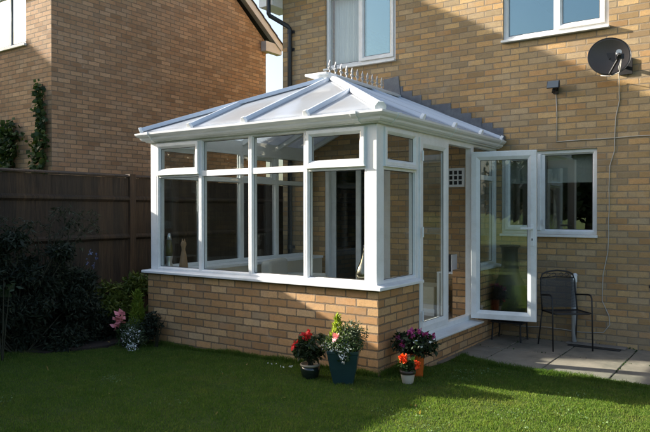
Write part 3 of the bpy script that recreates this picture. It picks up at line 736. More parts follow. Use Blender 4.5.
mb = MB().beam((.70,2.98,2.93),(.70,3.045,2.90),.04,.02).box(.67,.73,3.03,3.049,2.86,2.95).tube([(.70,2.96,2.90),(.70,2.94,2.865)],.022,10); mb.build('sensor_bracket', M['black'], fl)
# cables
def wire(name, label, pts, r=.0045):
    out = []
    for i in range(len(pts)-1):
        p, q = Vector(pts[i]), Vector(pts[i+1]); out.append(p)
        if (q-p).length > .4:
            for k in range(1, 4):
                out.append(p.lerp(q, k/4) + Vector((random.uniform(-.006,.006), 0, random.uniform(-.004,.004))))
    out.append(Vector(pts[-1]))
    o = MB().tube(out, r, 6).build(name, M['cable'], None, smooth=True); tag(o, label, 'cable'); return o
wire('cable', 'white cable hanging from the dish down the wall to the ground', [tuple(ctr-upv*.215-rt*.09-nrm*.01), tuple(ctr-upv*.238-rt*.0+nrm*.012), tuple(ctr-upv*.20+rt*.10+nrm*.02), tuple(lnb-upv*.06+rt*.03), tuple(ctr-upv*.15+rt*.09+nrm*.03), (1.405,3.03,2.93),(1.40,3.043,2.80),(1.405,3.043,2.72),(1.365,3.043,2.52),(1.355,3.043,2.30),(1.355,3.043,2.15),(1.305,3.043,1.98),(1.295,3.043,1.70),(1.295,3.043,1.2),(1.285,3.043,.98),(1.235,3.043,.72),(1.225,3.043,.42),(1.30,3.043,.25),(1.31,3.043,.15),(1.24,3.043,.05),(1.0,3.043,.03),(.6,3.043,.05),(.2,3.043,.03)])
wire('cable', 'white cable running straight down from the black floodlight', [(.70,3.043,2.87),(.712,3.043,2.6),(.706,3.043,2.292)])
wire('cable', 'white cable running level across the bricks above the lower window', [(.706,3.0425,2.285),(1.2,3.0425,2.29),(1.75,3.0425,2.296),(3.0,3.0425,2.30)])
for (x, z, s_) in ((1.735, .615, .02),):
    o = MB().box(x-s_, x+s_, 3.035, 3.0495, z-.015, z+.015).build('cable_box', M['black'], None, bevel=.004); tag(o, 'tiny black cable box on the bricks at the right edge', 'cable box')
# waste pipe and drain
wp = thing('waste_pipe', 'short grey waste pipe standing against the bricks behind the metal chair', 'pipe', (.93, 3.0, -.1))
MB().tube([(.925,2.99,.67),(.925,2.985,.30),(.93,2.985,-.08)], .028, 14).build('pipe', M['pipe'], wp, smooth=True)
MB().tube([(.925,2.99,.62),(.925,2.99,.70)], .036, 14).tube([(.925,2.99,.68),(.925,3.049,.70)], .026, 12).build('elbow', M['upvc'], wp)
dr = thing('drain', 'dark open drain recess in the paving beside the grey pipe', 'drain', (1.2, 2.93, -.1))
MB().box(.85,1.50,2.90,3.03,-.0985,-.082).build('kerb', M['concrete'], dr, bevel=.006)
MB().box(.90,1.46,2.80,2.897,-.0985,-.090).build('grate', M['black'], dr, bevel=.003)

# ------------------------------------------------------------------ neighbour's house A
ha = thing('brick_house', 'brown brick neighbouring house with a white gable edge behind the wooden fence', 'house', (-10, 3.7, 0))
XA = -6.57
holesA = [(-8.65,-7.285,4.20,5.12)]
ZAF = 5.60
wall_holes(HA, -14.5, XA, -.3, ZAF, holesA, .28).build('wall', M['brickA'], ha)
ye0, ye1, ztop = 1.08, 6.37, 5.25; ym = (ye0+ye1)/2 - (ZAF-ztop)/.72/2; rzA = ztop + (ye1-ym)*.72
mb = MB(); mb.add([(XA,1.361,-.3),(XA,6.37,-.3),(XA,6.37,ztop),(XA,ym,rzA),(XA,1.361,ZAF+.28*.72),(XA-.28,1.361,-.3),(XA-.28,6.37,-.3),(XA-.28,6.37,ztop),(XA-.28,ym,rzA),(XA-.28,1.361,ZAF+.28*.72)],
    [(0,1,2,3,4),(9,8,7,6,5),(0,5,6,1),(1,6,7,2),(2,7,8,3),(3,8,9,4),(4,9,5,0)]); mb.build('gable_wall', M['brickA'], ha)
mb = MB().add([(XA,1.081,ztop+.001),(XA,1.360,ztop+.001),(XA,1.360,ztop+.2),(XA-.28,1.081,ztop+.001),(XA-.28,1.360,ztop+.001),(XA-.28,1.360,ztop+.2)],[(0,1,2),(5,4,3),(0,3,4,1),(1,4,5,2),(2,5,3,0)])
MB().box(-14.5,XA-.281,6.1,6.37,-.3,ztop).build('wall', M['brickA'], ha)
MB().box(-14.5,-14.2,1.361,6.09,-.3,ztop).build('wall', M['brickA'], ha)
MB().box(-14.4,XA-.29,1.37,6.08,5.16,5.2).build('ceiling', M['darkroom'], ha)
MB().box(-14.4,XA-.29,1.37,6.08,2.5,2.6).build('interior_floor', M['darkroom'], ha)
mb = MB(); zr_ = rzA+.20; 
roof_tiles(mb, -14.8, XA+.20, ye0-.38, ZAF-.02, ym, zr_, 14); roof_tiles(mb, -14.8, XA+.20, ye1+.42, ztop-.02, ym, zr_, 14); mb.build('roof', M['tileroof'], ha)
mb = MB()
for (yy_, sg) in ((ye0-.36, 1), (ye1+.40, -1)):
    mb.beam((XA+.16,yy_,(ZAF if sg > 0 else ztop)-.075),(XA+.16,ym,zr_-.13),.025,.17,up=(0,0,1))
mb.build('bargeboard', principled('grey_white_barge', (.50,.50,.50), .5, noise=.08, nscale=5), ha)
mb = MB()
for (yy_, sg) in ((ye0-.30, 1), (ye1+.34, -1)):
    mb.beam((XA+.075,yy_,(ZAF if sg > 0 else ztop)-.06),(XA+.075,ym,zr_-.16),.145,.015)
mb.build('soffit', M['soffit'], ha)
MB().box(XA+.002,XA+.145,6.2,6.76,5.02,5.24).build('box_end', M['soffit'], ha, bevel=.003)
MB().box(XA+.002,XA+.145,.72,1.2,5.37,5.59).build('box_end', M['soffit'], ha, bevel=.003)
MB().tube([(-14.8,6.83,5.19),(XA+.18,6.83,5.19)],.05,10).build('gutter', M['upvc'], ha, smooth=True)
wA = casement(ha, HA, -8.65, -7.285, 4.22, 5.12, [-7.80], (), M['glassmirror'], setback=.02, fw=.055); house_sill(HA, -8.66, -7.27, 4.218, wA, .04, .035)

# house further off that shades the neighbour's wall
hc = thing('brick_house', 'distant gabled brick house far beyond the neighbour to the left, outside the photo', 'house', (-20, 0, 0))
y0c, y1c, zc_, rc = -2.6, 4.2, 5.2, 9.6
MB().box(-26,-16.2,y0c,y1c,-.3,zc_).build('wall', M['brickA'], hc)
MB().prism([(y0c,zc_+.001),(y1c,zc_+.001),(.8,rc)], 0, -25.9, -16.3).build('gable', M['brickA'], hc)
mb = MB(); roof_tiles(mb, -26.3, -16.0, y0c-.35, zc_-.05, .8, rc+.2, 12); roof_tiles(mb, -26.3, -16.0, y1c+.35, zc_-.05, .8, rc+.2, 12); mb.build('roof', M['tileroof'], hc)

# ------------------------------------------------------------------ fence
fe = thing('fence', 'dark brown close boarded wooden fence along the left side of the lawn', 'fence', (-4.2, 0, 0))
XF = -4.22; ZF = 1.90; posts = [-6.48,-4.08,-1.68,.72,3.12,5.52,7.92]
for i in range(len(posts)-1):
    a, b = posts[i]+.05, posts[i+1]-.05
    mb = MB(); y = a; k = 0
    while y < b:
        w_ = min(.118, b-y+.01); zt = ZF-.0+random.uniform(-.006,.003)
        mb.add([(XF-.012,y,-.1),(XF-.006,y,-.1),(XF+.020,y+w_,-.1),(XF-.012,y+w_,-.1),(XF-.012,y,zt),(XF-.006,y,zt),(XF+.020,y+w_,zt),(XF-.012,y+w_,zt)],
               [(0,3,2,1),(4,5,6,7),(0,1,5,4),(1,2,6,5),(2,3,7,6),(3,0,4,7)])
        y += .106
    mb.build('panel', M['fence'], fe)
    for z in (.35, 1.12, 1.62):
        MB().prism([(XF+.0205,z-.04),(XF+.055,z-.012),(XF+.055,z+.012),(XF+.0205,z+.04)], 1, a+.001, b-.001).build('rail', M['fence'], fe)
    MB().prism([(XF-.04,ZF+.006),(XF+.045,ZF+.006),(XF+.045,ZF+.022),(XF,ZF+.042),(XF-.04,ZF+.022)], 1, a+.001, b-.001).build('capping', M['fence'], fe)
for y in posts: MB().box(XF-.045,XF+.06,y-.048,y+.048,-.2,ZF+.05).build('post', M['fence'], fe, bevel=.005)

# ------------------------------------------------------------------ garden chair
gc = bpy.data.objects.new('garden_chair', None); col.objects.link(gc); gc['_local'] = 1
tag(gc, 'black metal garden armchair with a mesh seat by the rear wall', 'chair')
gc.location = (.915, 2.665, -.10); gc.rotation_euler = (0, 0, R(-142)); gc.scale = (.88, .86, .97)
# local: chair faces +y ; back at y=-.22
bk = M['black']; M['mesh'] = None
m, t, out = nt('woven_metal_mesh'); g = N(t); co = g.obj()
sp = g.n('ShaderNodeSeparateXYZ'); g.l(co, sp.inputs[0])
def grid(v, per): return g.math('GREATER_THAN', g.math('FRACT', g.math('DIVIDE', v, per)), .42)
hole = g.math('MULTIPLY', grid(g.math('ADD', sp.outputs[0], 5), .008), grid(g.math('ADD', g.math('ADD', sp.outputs[2], sp.outputs[1]), 5), .008))
p = g.n('ShaderNodeBsdfPrincipled'); p.inputs['Base Color'].default_value = (.02,.022,.026,1); p.inputs['Roughness'].default_value = .5
tr = g.n('ShaderNodeBsdfTransparent'); mx = g.n('ShaderNodeMixShader'); g.l(hole, mx.inputs[0]); g.l(p.outputs[0], mx.inputs[1]); g.l(tr.outputs[0], mx.inputs[2]); g.l(mx.outputs[0], out.inputs[0]); M['mesh'] = m
def arc_back(z): return -.20 - (z-.43)*.16
wq = .235
bp = [(-wq,-.19,.42),(-wq,arc_back(.6),.60),(-wq+.005,arc_back(.78),.78),(-wq+.03,arc_back(.845),.845),(-wq+.09,arc_back(.872),.872),(0,arc_back(.89),.89),(wq-.09,arc_back(.872),.872),(wq-.03,arc_back(.845),.845),(wq-.005,arc_back(.78),.78),(wq,arc_back(.6),.60),(wq,-.19,.42)]
bf = MB().tube(bp, .010, 8).tube([(-wq,arc_back(.80),.80),(0,arc_back(.81)-.0,.815),(wq,arc_back(.80),.80)], .007, 6).build('back_frame', bk, gc, smooth=True)
mb = MB()
for s_ in (-1, 1):  # scrollwork under the top rail
    for cx_ in (.05, .125):
        mb.tube([(s_*cx_+.026*math.cos(a), arc_back(.845), .838+.020*math.sin(a)) for a in [2*math.pi*k/14 for k in range(13)]], .004, 5)
mb.build('scrollwork', bk, bf)
mb = MB(); n_ = 8
def sheet(mb, f, n=10):
    vs = [f(i/n, j/n, k) for k in (0, 1) for i in range(n+1) for j in range(n+1)]; q = (n+1)**2
    mb.add(vs, [(i*(n+1)+j, (i+1)*(n+1)+j, (i+1)*(n+1)+j+1, i*(n+1)+j+1) for i in range(n) for j in range(n)])
sheet(mb, lambda a, b, k: (-wq+.01+2*(wq-.01)*a, arc_back(.45+.35*b)-.012*math.sin(a*3.14), .45+.35*b)); mb.build('backrest', M['mesh'], gc)
mb = MB(); sheet(mb, lambda a, b, k: (-wq+.01+2*(wq-.01)*a, -.19+.42*b, .425-.015*math.sin(a*3.14)*math.sin(b*3.14))); mb.build('seat', M['mesh'], gc)
MB().tube([(-wq,-.19,.42),(-wq,.20,.43),(-wq+.04,.24,.43),(wq-.04,.24,.43),(wq,.20,.43),(wq,-.19,.42),(-wq,-.19,.42)], .010, 8).build('seat_frame', bk, gc, smooth=True)
for s_ in (-1, 1):
    MB().tube([(s_*wq,-.19,.42),(s_*(wq+.01),-.235,.2),(s_*(wq+.02),-.275,.0)], .0095, 8).build('leg', bk, gc, smooth=True)
    MB().tube([(s_*(wq+.02),.22,.0),(s_*(wq+.02),.20,.43),(s_*(wq+.02),.19,.60),(s_*(wq+.02),.16,.63),(s_*(wq+.02),.10,.635),(s_*(wq+.02),-.10,.615),(s_*(wq),arc_back(.6),.60)], .010, 8).build('armrest', bk, gc, smooth=True)

# ------------------------------------------------------------------ chimenea behind the door leaf
ch = thing('chimenea', 'dark cast iron chimenea on four thin legs behind the open glass door', 'chimenea', (.20, 2.72, -.1))
cxx, cyy = .235, 2.77
mb = MB().lathe([(.01,.13),(.10,.14),(.16,.20),(.20,.32),(.205,.42),(.19,.52),(.165,.60),(.135,.66),(.115,.72),(.10,.80),(.093,.92),(.095,1.0),(.115,1.03),(.118,1.045),(.095,1.045),(.085,1.0),(.08,.8)], (cxx,cyy,0), 28)
mb.build('body', M['black'], ch, smooth=True)
MB().lathe([(.118,1.025),(.125,1.035),(.118,1.047)], (cxx,cyy,0), 28).build('rim', M['black'], ch, smooth=True)
mb = MB().tube([(cxx+.15*math.cos(a), cyy+.13*math.sin(a), .15) for a in [2*math.pi*k/20 for k in range(21)]], .010, 6); mb.box(cxx-.19,cxx+.19,cyy-.14,cyy+.14,.115,.132); mb.build('stand', M['black'], ch)
for sx in (-1, 1):
    for sy in (-1, 1): MB().tube([(cxx+sx*.165,cyy+sy*.12,.13),(cxx+sx*.175,cyy+sy*.13,-.10)], .011, 8).build('leg', M['black'], ch)

# ------------------------------------------------------------------ things on the inner sill and inside
ll = thing('lava_lamp', 'lava lamp with a silver base on the inner sill, furthest left', 'lamp', (-2.80, .20, .795))
x, y = -2.865, .18
MB().lathe([(.05,.796),(.052,.81),(.030,.87),(.040,.93),(.042,.94)], (x,y,0), 20).build('base', M['metal'], ll, smooth=True)
MB().lathe([(.040,.941),(.045,.99),(.040,1.06),(.026,1.13)], (x,y,0), 20).build('bottle', principled('amber_green_liquid', (.10,.09,.03), .1), ll, smooth=True)
MB().lathe([(.027,1.131),(.022,1.17),(.012,1.20),(.004,1.205)], (x,y,0), 20).build('cap', M['metal'], ll, smooth=True)
fg = thing('figurine', 'small brown seated animal figurine on the inner sill beside the lava lamp', 'figurine', (-2.64,.18,.795))
x, y = -2.64, .19; tan_ = principled('carved_wood', (.30,.18,.09), .5, noise=.3, nscale=25)
mb = MB().lathe([(.030,.796),(.050,.81),(.048,.86),(.038,.92),(.028,.98),(.020,1.02),(.024,1.05),(.032,1.075),(.028,1.105),(.012,1.12)], (x,y,0), 16)
mb.build('body', tan_, fg, smooth=True)
for s_ in (-1, 1): MB().lathe([(.010,0),(.008,.02),(.001,.042)], (x+s_*.018,y,1.105), 8).build('ear', tan_, fg)
MB().lathe([(.016,0),(.014,.06),(.010,.12)], (x+.02,y-.035,.80), 10).build('foreleg', tan_, fg, smooth=True)
va = thing('vase', 'silver pear shaped vase with a thin neck on the sill by the right corner post', 'vase', (-.30,.20,.795))
MB().lathe([(.040,.796),(.066,.81),(.082,.85),(.080,.89),(.062,.94),(.040,.99),(.022,1.04),(.012,1.09),(.008,1.13)], (-.262,.20,0), 24).build('body', principled('brushed_silver', (.35,.30,.22), .22, metal=1), va, smooth=True)
MB().lathe([(.008,1.13),(.011,1.14),(.006,1.145)], (-.262,.20,0), 16).build('stopper', M['metal'], va)

def tub_chair(x, y, rz, label):
    r = bpy.data.objects.new('armchair', None); col.objects.link(r); r['_local'] = 1; tag(r, label, 'armchair'); r.location = (x, y, .13); r.rotation_euler = (0,0,rz)
    MB().box(-.30,.30,-.26,.30,.12,.38).build('seat', M['creamfab'], r, bevel=.05, seg=4)
    MB().box(-.36,.36,-.38,-.24,.12,.70).build('backrest', M['creamfab'], r, bevel=.05, seg=4)
    for s_ in (-1, 1): MB().box(min(s_*.30,s_*.40),max(s_*.30,s_*.40),-.30,.30,.12,.50).build('armrest', M['creamfab'], r, bevel=.04, seg=4)
    for sx in (-1, 1):
        for sy in (-1, 1): MB().tube([(sx*.3,sy*.25,.12),(sx*.3,sy*.25,.0)], .02, 8).build('leg', M['black'], r)
tub_chair(-2.20, 1.75, R(-70), 'cream padded armchair seen through the middle front panes')
ot = thing('ottoman', 'low cream box seat inside behind the closed glass door', 'ottoman', (-.85, 2.75, .13))
MB().box(-1.15,-.66,2.55,3.0,.15,.50).build('body', M['cream'], ot, bevel=.01)
MB().box(-1.16,-.65,2.54,3.01,.131,.22).build('plinth', UP, ot, bevel=.004)
tb = thing('side_table', 'narrow white side table just inside the open doorway', 'table', (-.4, 2.75, .13))
MB().box(-.60,-.285,2.50,3.03,.68,.70).build('table_top', UP, tb, bevel=.004)
for (x, y) in ((-.305,2.52),(-.305,3.01),(-.58,2.52),(-.58,3.01)): MB().box(x-.018,x+.018,y-.018,y+.018,.13,.679).build('leg', UP, tb)
bg = thing('speaker', 'small black speaker with a white edge on the side table', 'speaker', (-.45,2.75,.72))
MB().box(-.56,-.46,2.62,2.78,.7005,.91).build('body', M['black'], bg, bevel=.008)
MB().box(-.459,-.448,2.62,2.78,.7005,.91).build('edge', UP, bg)

# ------------------------------------------------------------------ plants
def flower(C, r, mat, par, n=16, name='flower'):
    C = np.array(C); P = C + np.clip(rng.normal(size=(n,3)), -1.3, 1.3)*r*.26
    o = leaves(name, P, r, mat, par, aspect=.95, droop=0, up=.8); return o
def stems(par, base, tops, r=.004, name='stem'):
    mb = MB()
    for tp in tops:
        b = Vector(base) + Vector((random.uniform(-.02,.02), random.uniform(-.02,.02), 0)); tp = Vector(tp); m_ = b.lerp(tp,.5)+Vector((0,0,.02)); mb.tube([b, m_, tp], [r, r*.8, r*.4], 5)
    return mb.build(name, M['stem'], par)

# pot 1: dark glazed bowl, red flowers
bx, by = -.475, -.36
t1 = thing('potted_plant', 'red flowered plant in a round dark glazed pot with a cream rim', 'potted plant', (bx,by,0))
M['glaze'] = principled('dark_green_glaze', (.012,.02,.016), .15, noise=.3, nscale=20, coat=.5)
M['rimc'] = principled('cream_glazed_rim', (.34,.29,.21), .3)
pt = MB().lathe([(.055,-.02),(.062,-.005),(.080,.04),(.086,.075),(.083,.108),(.080,.108),(.074,.10),(.06,.10)], (bx,by,0), 32).build('pot', M['glaze'], t1, smooth=True)
MB().lathe([(.083,.107),(.090,.113),(.091,.122),(.085,.128),(.076,.126),(.072,.112)], (bx,by,0), 32).build('rim', M['rimc'], pt, smooth=True)
MB().lathe([(.001,.10),(.073,.10),(.073,.106),(.001,.11)], (bx,by,0), 20).build('soil', M['soil'], t1)
tops = [(bx+random.uniform(-.15,.13), by+random.uniform(-.10,.10), .20+random.uniform(0,.16)) for _ in range(22)]
stems(t1, (bx,by,.11), tops)
P = np.concatenate([blob_pts(48, tp, (.038,.038,.034), .1) for tp in tops] + [blob_pts(200, (bx,by,.24), (.115,.09,.09), .3)])
leaves('foliage', P, .040, leaf_mat('bronze_green_leaf', (.02,.03,.012), (.035,.055,.018), (.06,.08,.03)), t1, aspect=.5)
for c in ((bx-.10,by-.05,.275),(bx-.135,by-.03,.255),(bx+.025,by-.02,.372),(bx-.005,by-.05,.36)): flower(np.array(c)+(0,-.03,.02), .034, M['red'], t1, 16)

# pot 2: tapered square planter, corner to the viewer
bx, by = -.165, -.30
t2 = thing('potted_plant', 'mixed bedding plants and a golden conifer in a tall dark green square planter', 'potted plant', (bx,by,0))
M['teal'] = principled('dark_teal_glaze', (.018,.05,.052), .35, noise=.2, nscale=14, coat=.2)
mb = MB(); ang = R(28); vs = []; lv = [(.112,-.02),(.124,.03),(.155,.13),(.176,.22),(.182,.255),(.188,.263),(.188,.285),(.172,.285),(.162,.262)]
for r_, z in lv:
    for k in range(4):
        a = ang + math.pi/2*k + math.pi/4
        vs.append((bx+r_*math.cos(a), by+r_*math.sin(a), z))
        a2 = a + math.pi/4; vs.append((bx+r_*.745*math.cos(a2), by+r_*.745*math.sin(a2), z))
mb.add(vs, [(i*8+k, i*8+(k+1) % 8, (i+1)*8+(k+1) % 8, (i+1)*8+k) for i in range(len(lv)-1) for k in range(8)] + [tuple(range(8))[::-1]])
mb.build('planter', M['teal'], t2, bevel=.004)
MB().lathe([(.001,.255),(.120,.255),(.120,.262),(.001,.27)], (bx,by,0), 12).build('soil', M['soil'], t2)
tops = [(bx+random.uniform(-.12,.12), by+random.uniform(-.1,.1), .32+random.uniform(0,.12)) for _ in range(20)]
stems(t2, (bx,by,.26), tops)
P = np.concatenate([blob_pts(2200, (bx+.055,by+.03,.39), (.15,.12,.14), .2)]); leaves('foliage', P, .026, M['leafgrey'], t2, aspect=.3, up=.1, droop=-.4)
P = np.concatenate([blob_pts(1800, (bx+.0,by-.05,.325), (.215,.15,.08), .3), blob_pts(250, (bx+.08,by-.12,.26), (.06,.03,.07), .2)]); leaves('foliage', P, .020, M['leafmid'], t2, aspect=.6)
# conifer spire
hh = rng.random(900); ang_ = rng.uniform(0, 2*np.pi, 900); rr = (.065*(1-hh)**.8+.006)*rng.uniform(.3,1,900)
P = np.stack([bx-.075+rr*np.cos(ang_)+.012*hh, by-.0+rr*np.sin(ang_), .30+hh*.25], 1); od = np.stack([np.cos(ang_)*.5, np.sin(ang_)*.5, np.full(900, 1.4)], 1)
leaves('conifer', P, .03, M['leafconifer'], t2, aspect=.22, outdir=od, up=0, droop=0)
P = np.concatenate([blob_pts(230, (bx+.01,by-.12,.315), (.18,.08,.05), .5), blob_pts(60, (bx+.09,by-.15,.25), (.05,.02,.07), .2)]); tag(leaves('blossom', P, .011, M['whitepetal'], t2, aspect=.9), kind='stuff')
flower((bx+.0,by-.12,.395), .032, M['pink'], t2, 16)

# pot 3: cream pot with orange flowers
bx, by = .30, -.02
t3 = thing('potted_plant', 'small cream pot of orange red flowers on the grass before the orange pot', 'potted plant', (bx,by,0))
M['creampot'] = principled('cream_stone_pot', (.42,.38,.29), .6, noise=.08, nscale=20)
pt = MB().lathe([(.042,-.015),(.046,-.005),(.060,.078),(.058,.08)], (bx,by,0), 28).build('pot', M['creampot'], t3, smooth=True)
MB().lathe([(.060,.0785),(.067,.08),(.069,.108),(.062,.11),(.056,.10),(.001,.10)], (bx,by,0), 28).build('rim', principled('dark_brown_rim', (.05,.035,.025), .5), pt, smooth=True)
tops = [(bx+random.uniform(-.07,.07), by+random.uniform(-.06,.06), .15+random.uniform(0,.07)) for _ in range(10)]
stems(t3, (bx,by,.10), tops)
P = np.concatenate([blob_pts(260, (bx,by,.155), (.085,.08,.055), .2)]); leaves('foliage', P, .03, M['leafmid'], t3, aspect=.7)
for c in ((bx-.045,by-.03,.215),(bx-.005,by-.03,.235),(bx+.0,by-.05,.195),(bx-.05,by-.01,.19),(bx+.085,by+.01,.178),(bx+.095,by+.0,.15)): flower(c, .021, M['orange'], t3, 46)

# pot 4: tall orange pot with magenta flowers
bx, by = .262, .235
z0 = float(hgt(bx,by))
t4 = thing('potted_plant', 'magenta flowered plant in a tall orange pot beside the french doors', 'potted plant', (bx,by,z0))
M['orangepot'] = principled('orange_glazed_pot', (.55,.115,.02), .35, noise=.12, nscale=14)
MB().lathe([(.045,-.03),(.050,.0),(.060,.15),(.066,.19),(.069,.205),(.060,.205),(.055,.19),(.001,.19)], (bx,by,z0), 28).build('pot', M['orangepot'], t4, smooth=True)
tops = [(bx+random.uniform(-.15,.17), by+random.uniform(-.12,.16), .22+random.uniform(0,.14)) for _ in range(22)]
stems(t4, (bx,by,.15), tops)
P = np.concatenate([blob_pts(1000, (bx-.02,by-.02,.29), (.205,.17,.11), .25)] + [blob_pts(18, tp, (.03,.03,.03), .1) for tp in tops]); leaves('foliage', P, .042, leaf_mat('dark_bedding_leaf', (.012,.022,.01), (.022,.04,.014), (.045,.07,.03)), t4, aspect=.5)
for c in ((bx-.16,by-.06,.30),(bx-.13,by-.09,.33),(bx-.08,by-.12,.29),(bx+.0,by-.1,.365),(bx-.03,by-.09,.39),(bx+.09,by-.02,.37),(bx+.13,by+.03,.36),(bx+.03,by-.02,.40),(bx-.05,by-.02,.39)): flower(c, .027, M['magenta'], t4, 22)
for c in ((bx+.10,by-.12,.29),(bx+.05,by-.14,.33),(bx+.15,by-.03,.32)): flower(c, .02, M['whitepetal'], t4, 10)

# plants at the far corner of the dwarf wall
t5 = thing('bedding_plant', 'white flowered bushy plant at the left end of the brick wall', 'plant', (-2.9,-.22,-.05))
z0 = -.06
stems(t5, (-2.92,-.25,z0), [(-2.92+random.uniform(-.15,.15), -.25+random.uniform(-.1,.1), z0+random.uniform(.1,.3)) for _ in range(14)])
P = np.concatenate([blob_pts(800, (-2.93,-.26,z0+.16), (.155,.12,.175), .3)]); leaves('foliage', P, .032, M['leafgrey'], t5, aspect=.35)
P = np.concatenate([blob_pts(170, (-2.90,-.34,z0+.14), (.16,.08,.14), .6), blob_pts(60, (-2.82,-.38,z0+.05), (.10,.04,.05), .5)]); tag(leaves('blossom', P, .013, M['whitepetal'], t5, aspect=.9), kind='stuff')
t6 = thing('flowering_plant', 'pink lily like flowers beside the white flowered plant at the wall corner', 'plant', (-3.12,-.28,-.05))
tops = [(-3.13,-.30,z0+.36),(-3.18,-.30,z0+.28),(-3.10,-.32,z0+.30),(-3.16,-.33,z0+.22)]
stems(t6, (-3.1,-.28,z0), tops, .005); P = blob_pts(180, (-3.12,-.27,z0+.15), (.10,.09,.15), .3); leaves('foliage', P, .06, M['leafmid'], t6, aspect=.25)
for c in tops: flower(c, .055, M['pink'], t6, 9)
t7 = thing('conifer', 'small golden green conifer at the left corner of the brick wall', 'conifer', (-3.02,-.08,-.05))
hh = rng.random(1200); ang_ = rng.uniform(0, 2*np.pi, 1200); rr = (.10*(1-hh)**.7+.006)*rng.uniform(.3,1,1200)
P = np.stack([-3.03+rr*np.cos(ang_), -.14+rr*np.sin(ang_), z0+.18+hh*.42], 1); od = np.stack([np.cos(ang_)*.5, np.sin(ang_)*.5, np.full(1200, 1.4)], 1)
leaves('foliage', P, .045, leaf_mat('dull_gold_conifer', (.09,.15,.014), (.17,.24,.022), (.25,.31,.04)), t7, aspect=.2, outdir=od, up=0, droop=0)
MB().tube([(-3.03,-.14,z0-.02),(-3.03,-.14,z0+.35)], [.02,.006], 7).build('trunk', M['bark'], t7)
t8 = thing('shrub', 'small dark leafed bush against the left end of the brick wall', 'shrub', (-2.75,-.12,-.05))
stems(t8, (-2.75,-.12,z0), [(-2.75+random.uniform(-.15,.15), -.14+random.uniform(-.06,.06), z0+random.uniform(.2,.42)) for _ in range(12)])
P = blob_pts(500, (-2.79,-.14,z0+.25), (.12,.09,.17), .3); leaves('foliage', P, .045, M['leafdark'], t8, aspect=.55)

# tiny daisies near the wall
for k in range(10):
    x, y = (-1.03, -.19) if k < 4 else (-.84, -.22); x += random.uniform(-.05,.05); y += random.uniform(-.04,.03)
    o = leaves('daisy', np.repeat([[x, y, .024]], 7, 0), .010, M['whitepetal'], None, aspect=.7, droop=0)
    tag(o, 'tiny white daisy in the grass at the foot of the brick wall', 'flower', 'daisies by the brick wall')

# shrubs along the fence
def shrub(name, label, cat, c, blobs, n, size, mat, aspect=.45, stemn=14, **k):
    t_ = thing(name, label, cat, c)
    st_ = MB()
    for b in range(stemn):
        bb = random.choice(blobs); q = Vector(bb[0]) + Vector((random.uniform(-.6,.6)*bb[1][0], random.uniform(-.6,.6)*bb[1][1], random.uniform(0,.7)*bb[1][2]))
        p0 = Vector((c[0]+random.uniform(-.1,.1), c[1]+random.uniform(-.1,.1), c[2])); st_.tube([p0, p0.lerp(q,.5)+Vector((0,0,.08)), q], [.012,.009,.003], 5)
    st_.build('stem', M['stem'], t_)
    P = np.concatenate([blob_pts(int(n*b[2]), b[0], b[1], .35) for b in blobs])
    leaves('foliage', P, size, mat, t_, aspect=aspect, **k); return t_
bl = []
for k in range(76):
    y = random.uniform(-2.3, -.15); x = random.uniform(-4.05, -3.5); top = 1.18 if y < -.75 else 1.18 - 1.05*(y+.75)
    z = random.uniform(0, top); s_ = random.uniform(.10,.24)
    if y < -1.6: z *= .85
    bl.append(((x, y, z), (s_, s_*1.1, s_*.8), 1/60))
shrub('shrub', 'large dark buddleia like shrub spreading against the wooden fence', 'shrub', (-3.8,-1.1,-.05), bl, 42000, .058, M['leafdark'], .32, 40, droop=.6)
# arching sprays on top
ts = thing('grassy_shrub', 'thin arching sprays rising above the dark shrub in front of the fence', 'shrub', (-3.8,-.6,0))
mb = MB(); LP = []
for k in range(26):
    y0 = random.uniform(-2.0, -.45); a = random.uniform(-.5,.5); h_ = random.uniform(1.0, 1.5); L = random.uniform(.3,.6); sg = random.choice((-1,1,1))
    pts = [(-3.75+.1*a, y0, .5), (-3.72+.1*a, y0+sg*L*.25, h_*.88), (-3.70+.1*a, y0+sg*L*.6, h_), (-3.66+.1*a, y0+sg*L, h_*.94)]
    mb.tube(pts, [.006,.005,.003,.002], 5)
    for i in range(1, 4):
        for q in range(26):
            t_ = random.random(); p_ = Vector(pts[i-1]).lerp(Vector(pts[i]), t_); LP.append([p_.x+random.gauss(0,.02), p_.y+random.gauss(0,.02), p_.z+random.gauss(0,.02)])
mb.build('stem', M['stem'], ts); leaves('foliage', np.array(LP), .05, leaf_mat('spray_leaf', (.015,.024,.012), (.03,.042,.022), (.07,.085,.06)), ts, aspect=.22)
P = []
for c in ((-3.66,-.30,.98),(-3.66,-.22,.91),(-3.64,-.36,.88),(-3.66,-.26,.83)):
    P.append(blob_pts(18, c, (.02,.02,.05), .1)); stems(ts, (-3.75,-.5,.45), [c], .004)
tag(leaves('blossom', np.concatenate(P), .016, M['bluepetal'], ts, aspect=.8), kind='stuff')
bl = []
for k in range(16):
    y = random.uniform(-.15, .60); s_ = random.uniform(.10,.17); z = random.uniform(.1, .60); bl.append(((random.uniform(-3.85,-3.5), y, z), (s_, s_, s_*.8), 1/16))
shrub('shrub', 'low yellow green shrub in front of the fence by the conservatory corner', 'shrub', (-3.65,.2,-.05), bl, 3600, .065, M['leafyel'], .4, 16)
tp = thing('broadleaf_plant', 'pale broad leaved plant at the left edge in front of the dark shrub', 'plant', (-3.5,-1.5,0))
P = np.concatenate([blob_pts(22, (-3.40,-1.50,.70), (.10,.20,.08), .3)]); leaves('foliage', P, .13, leaf_mat('dull_broad_leaf', (.015,.03,.014), (.03,.05,.024)), tp, aspect=.55); stems(tp, (-3.4,-1.5,-.05), [(-3.37,-1.6,.7),(-3.33,-1.45,.72),(-3.35,-1.5,.8)], .008)

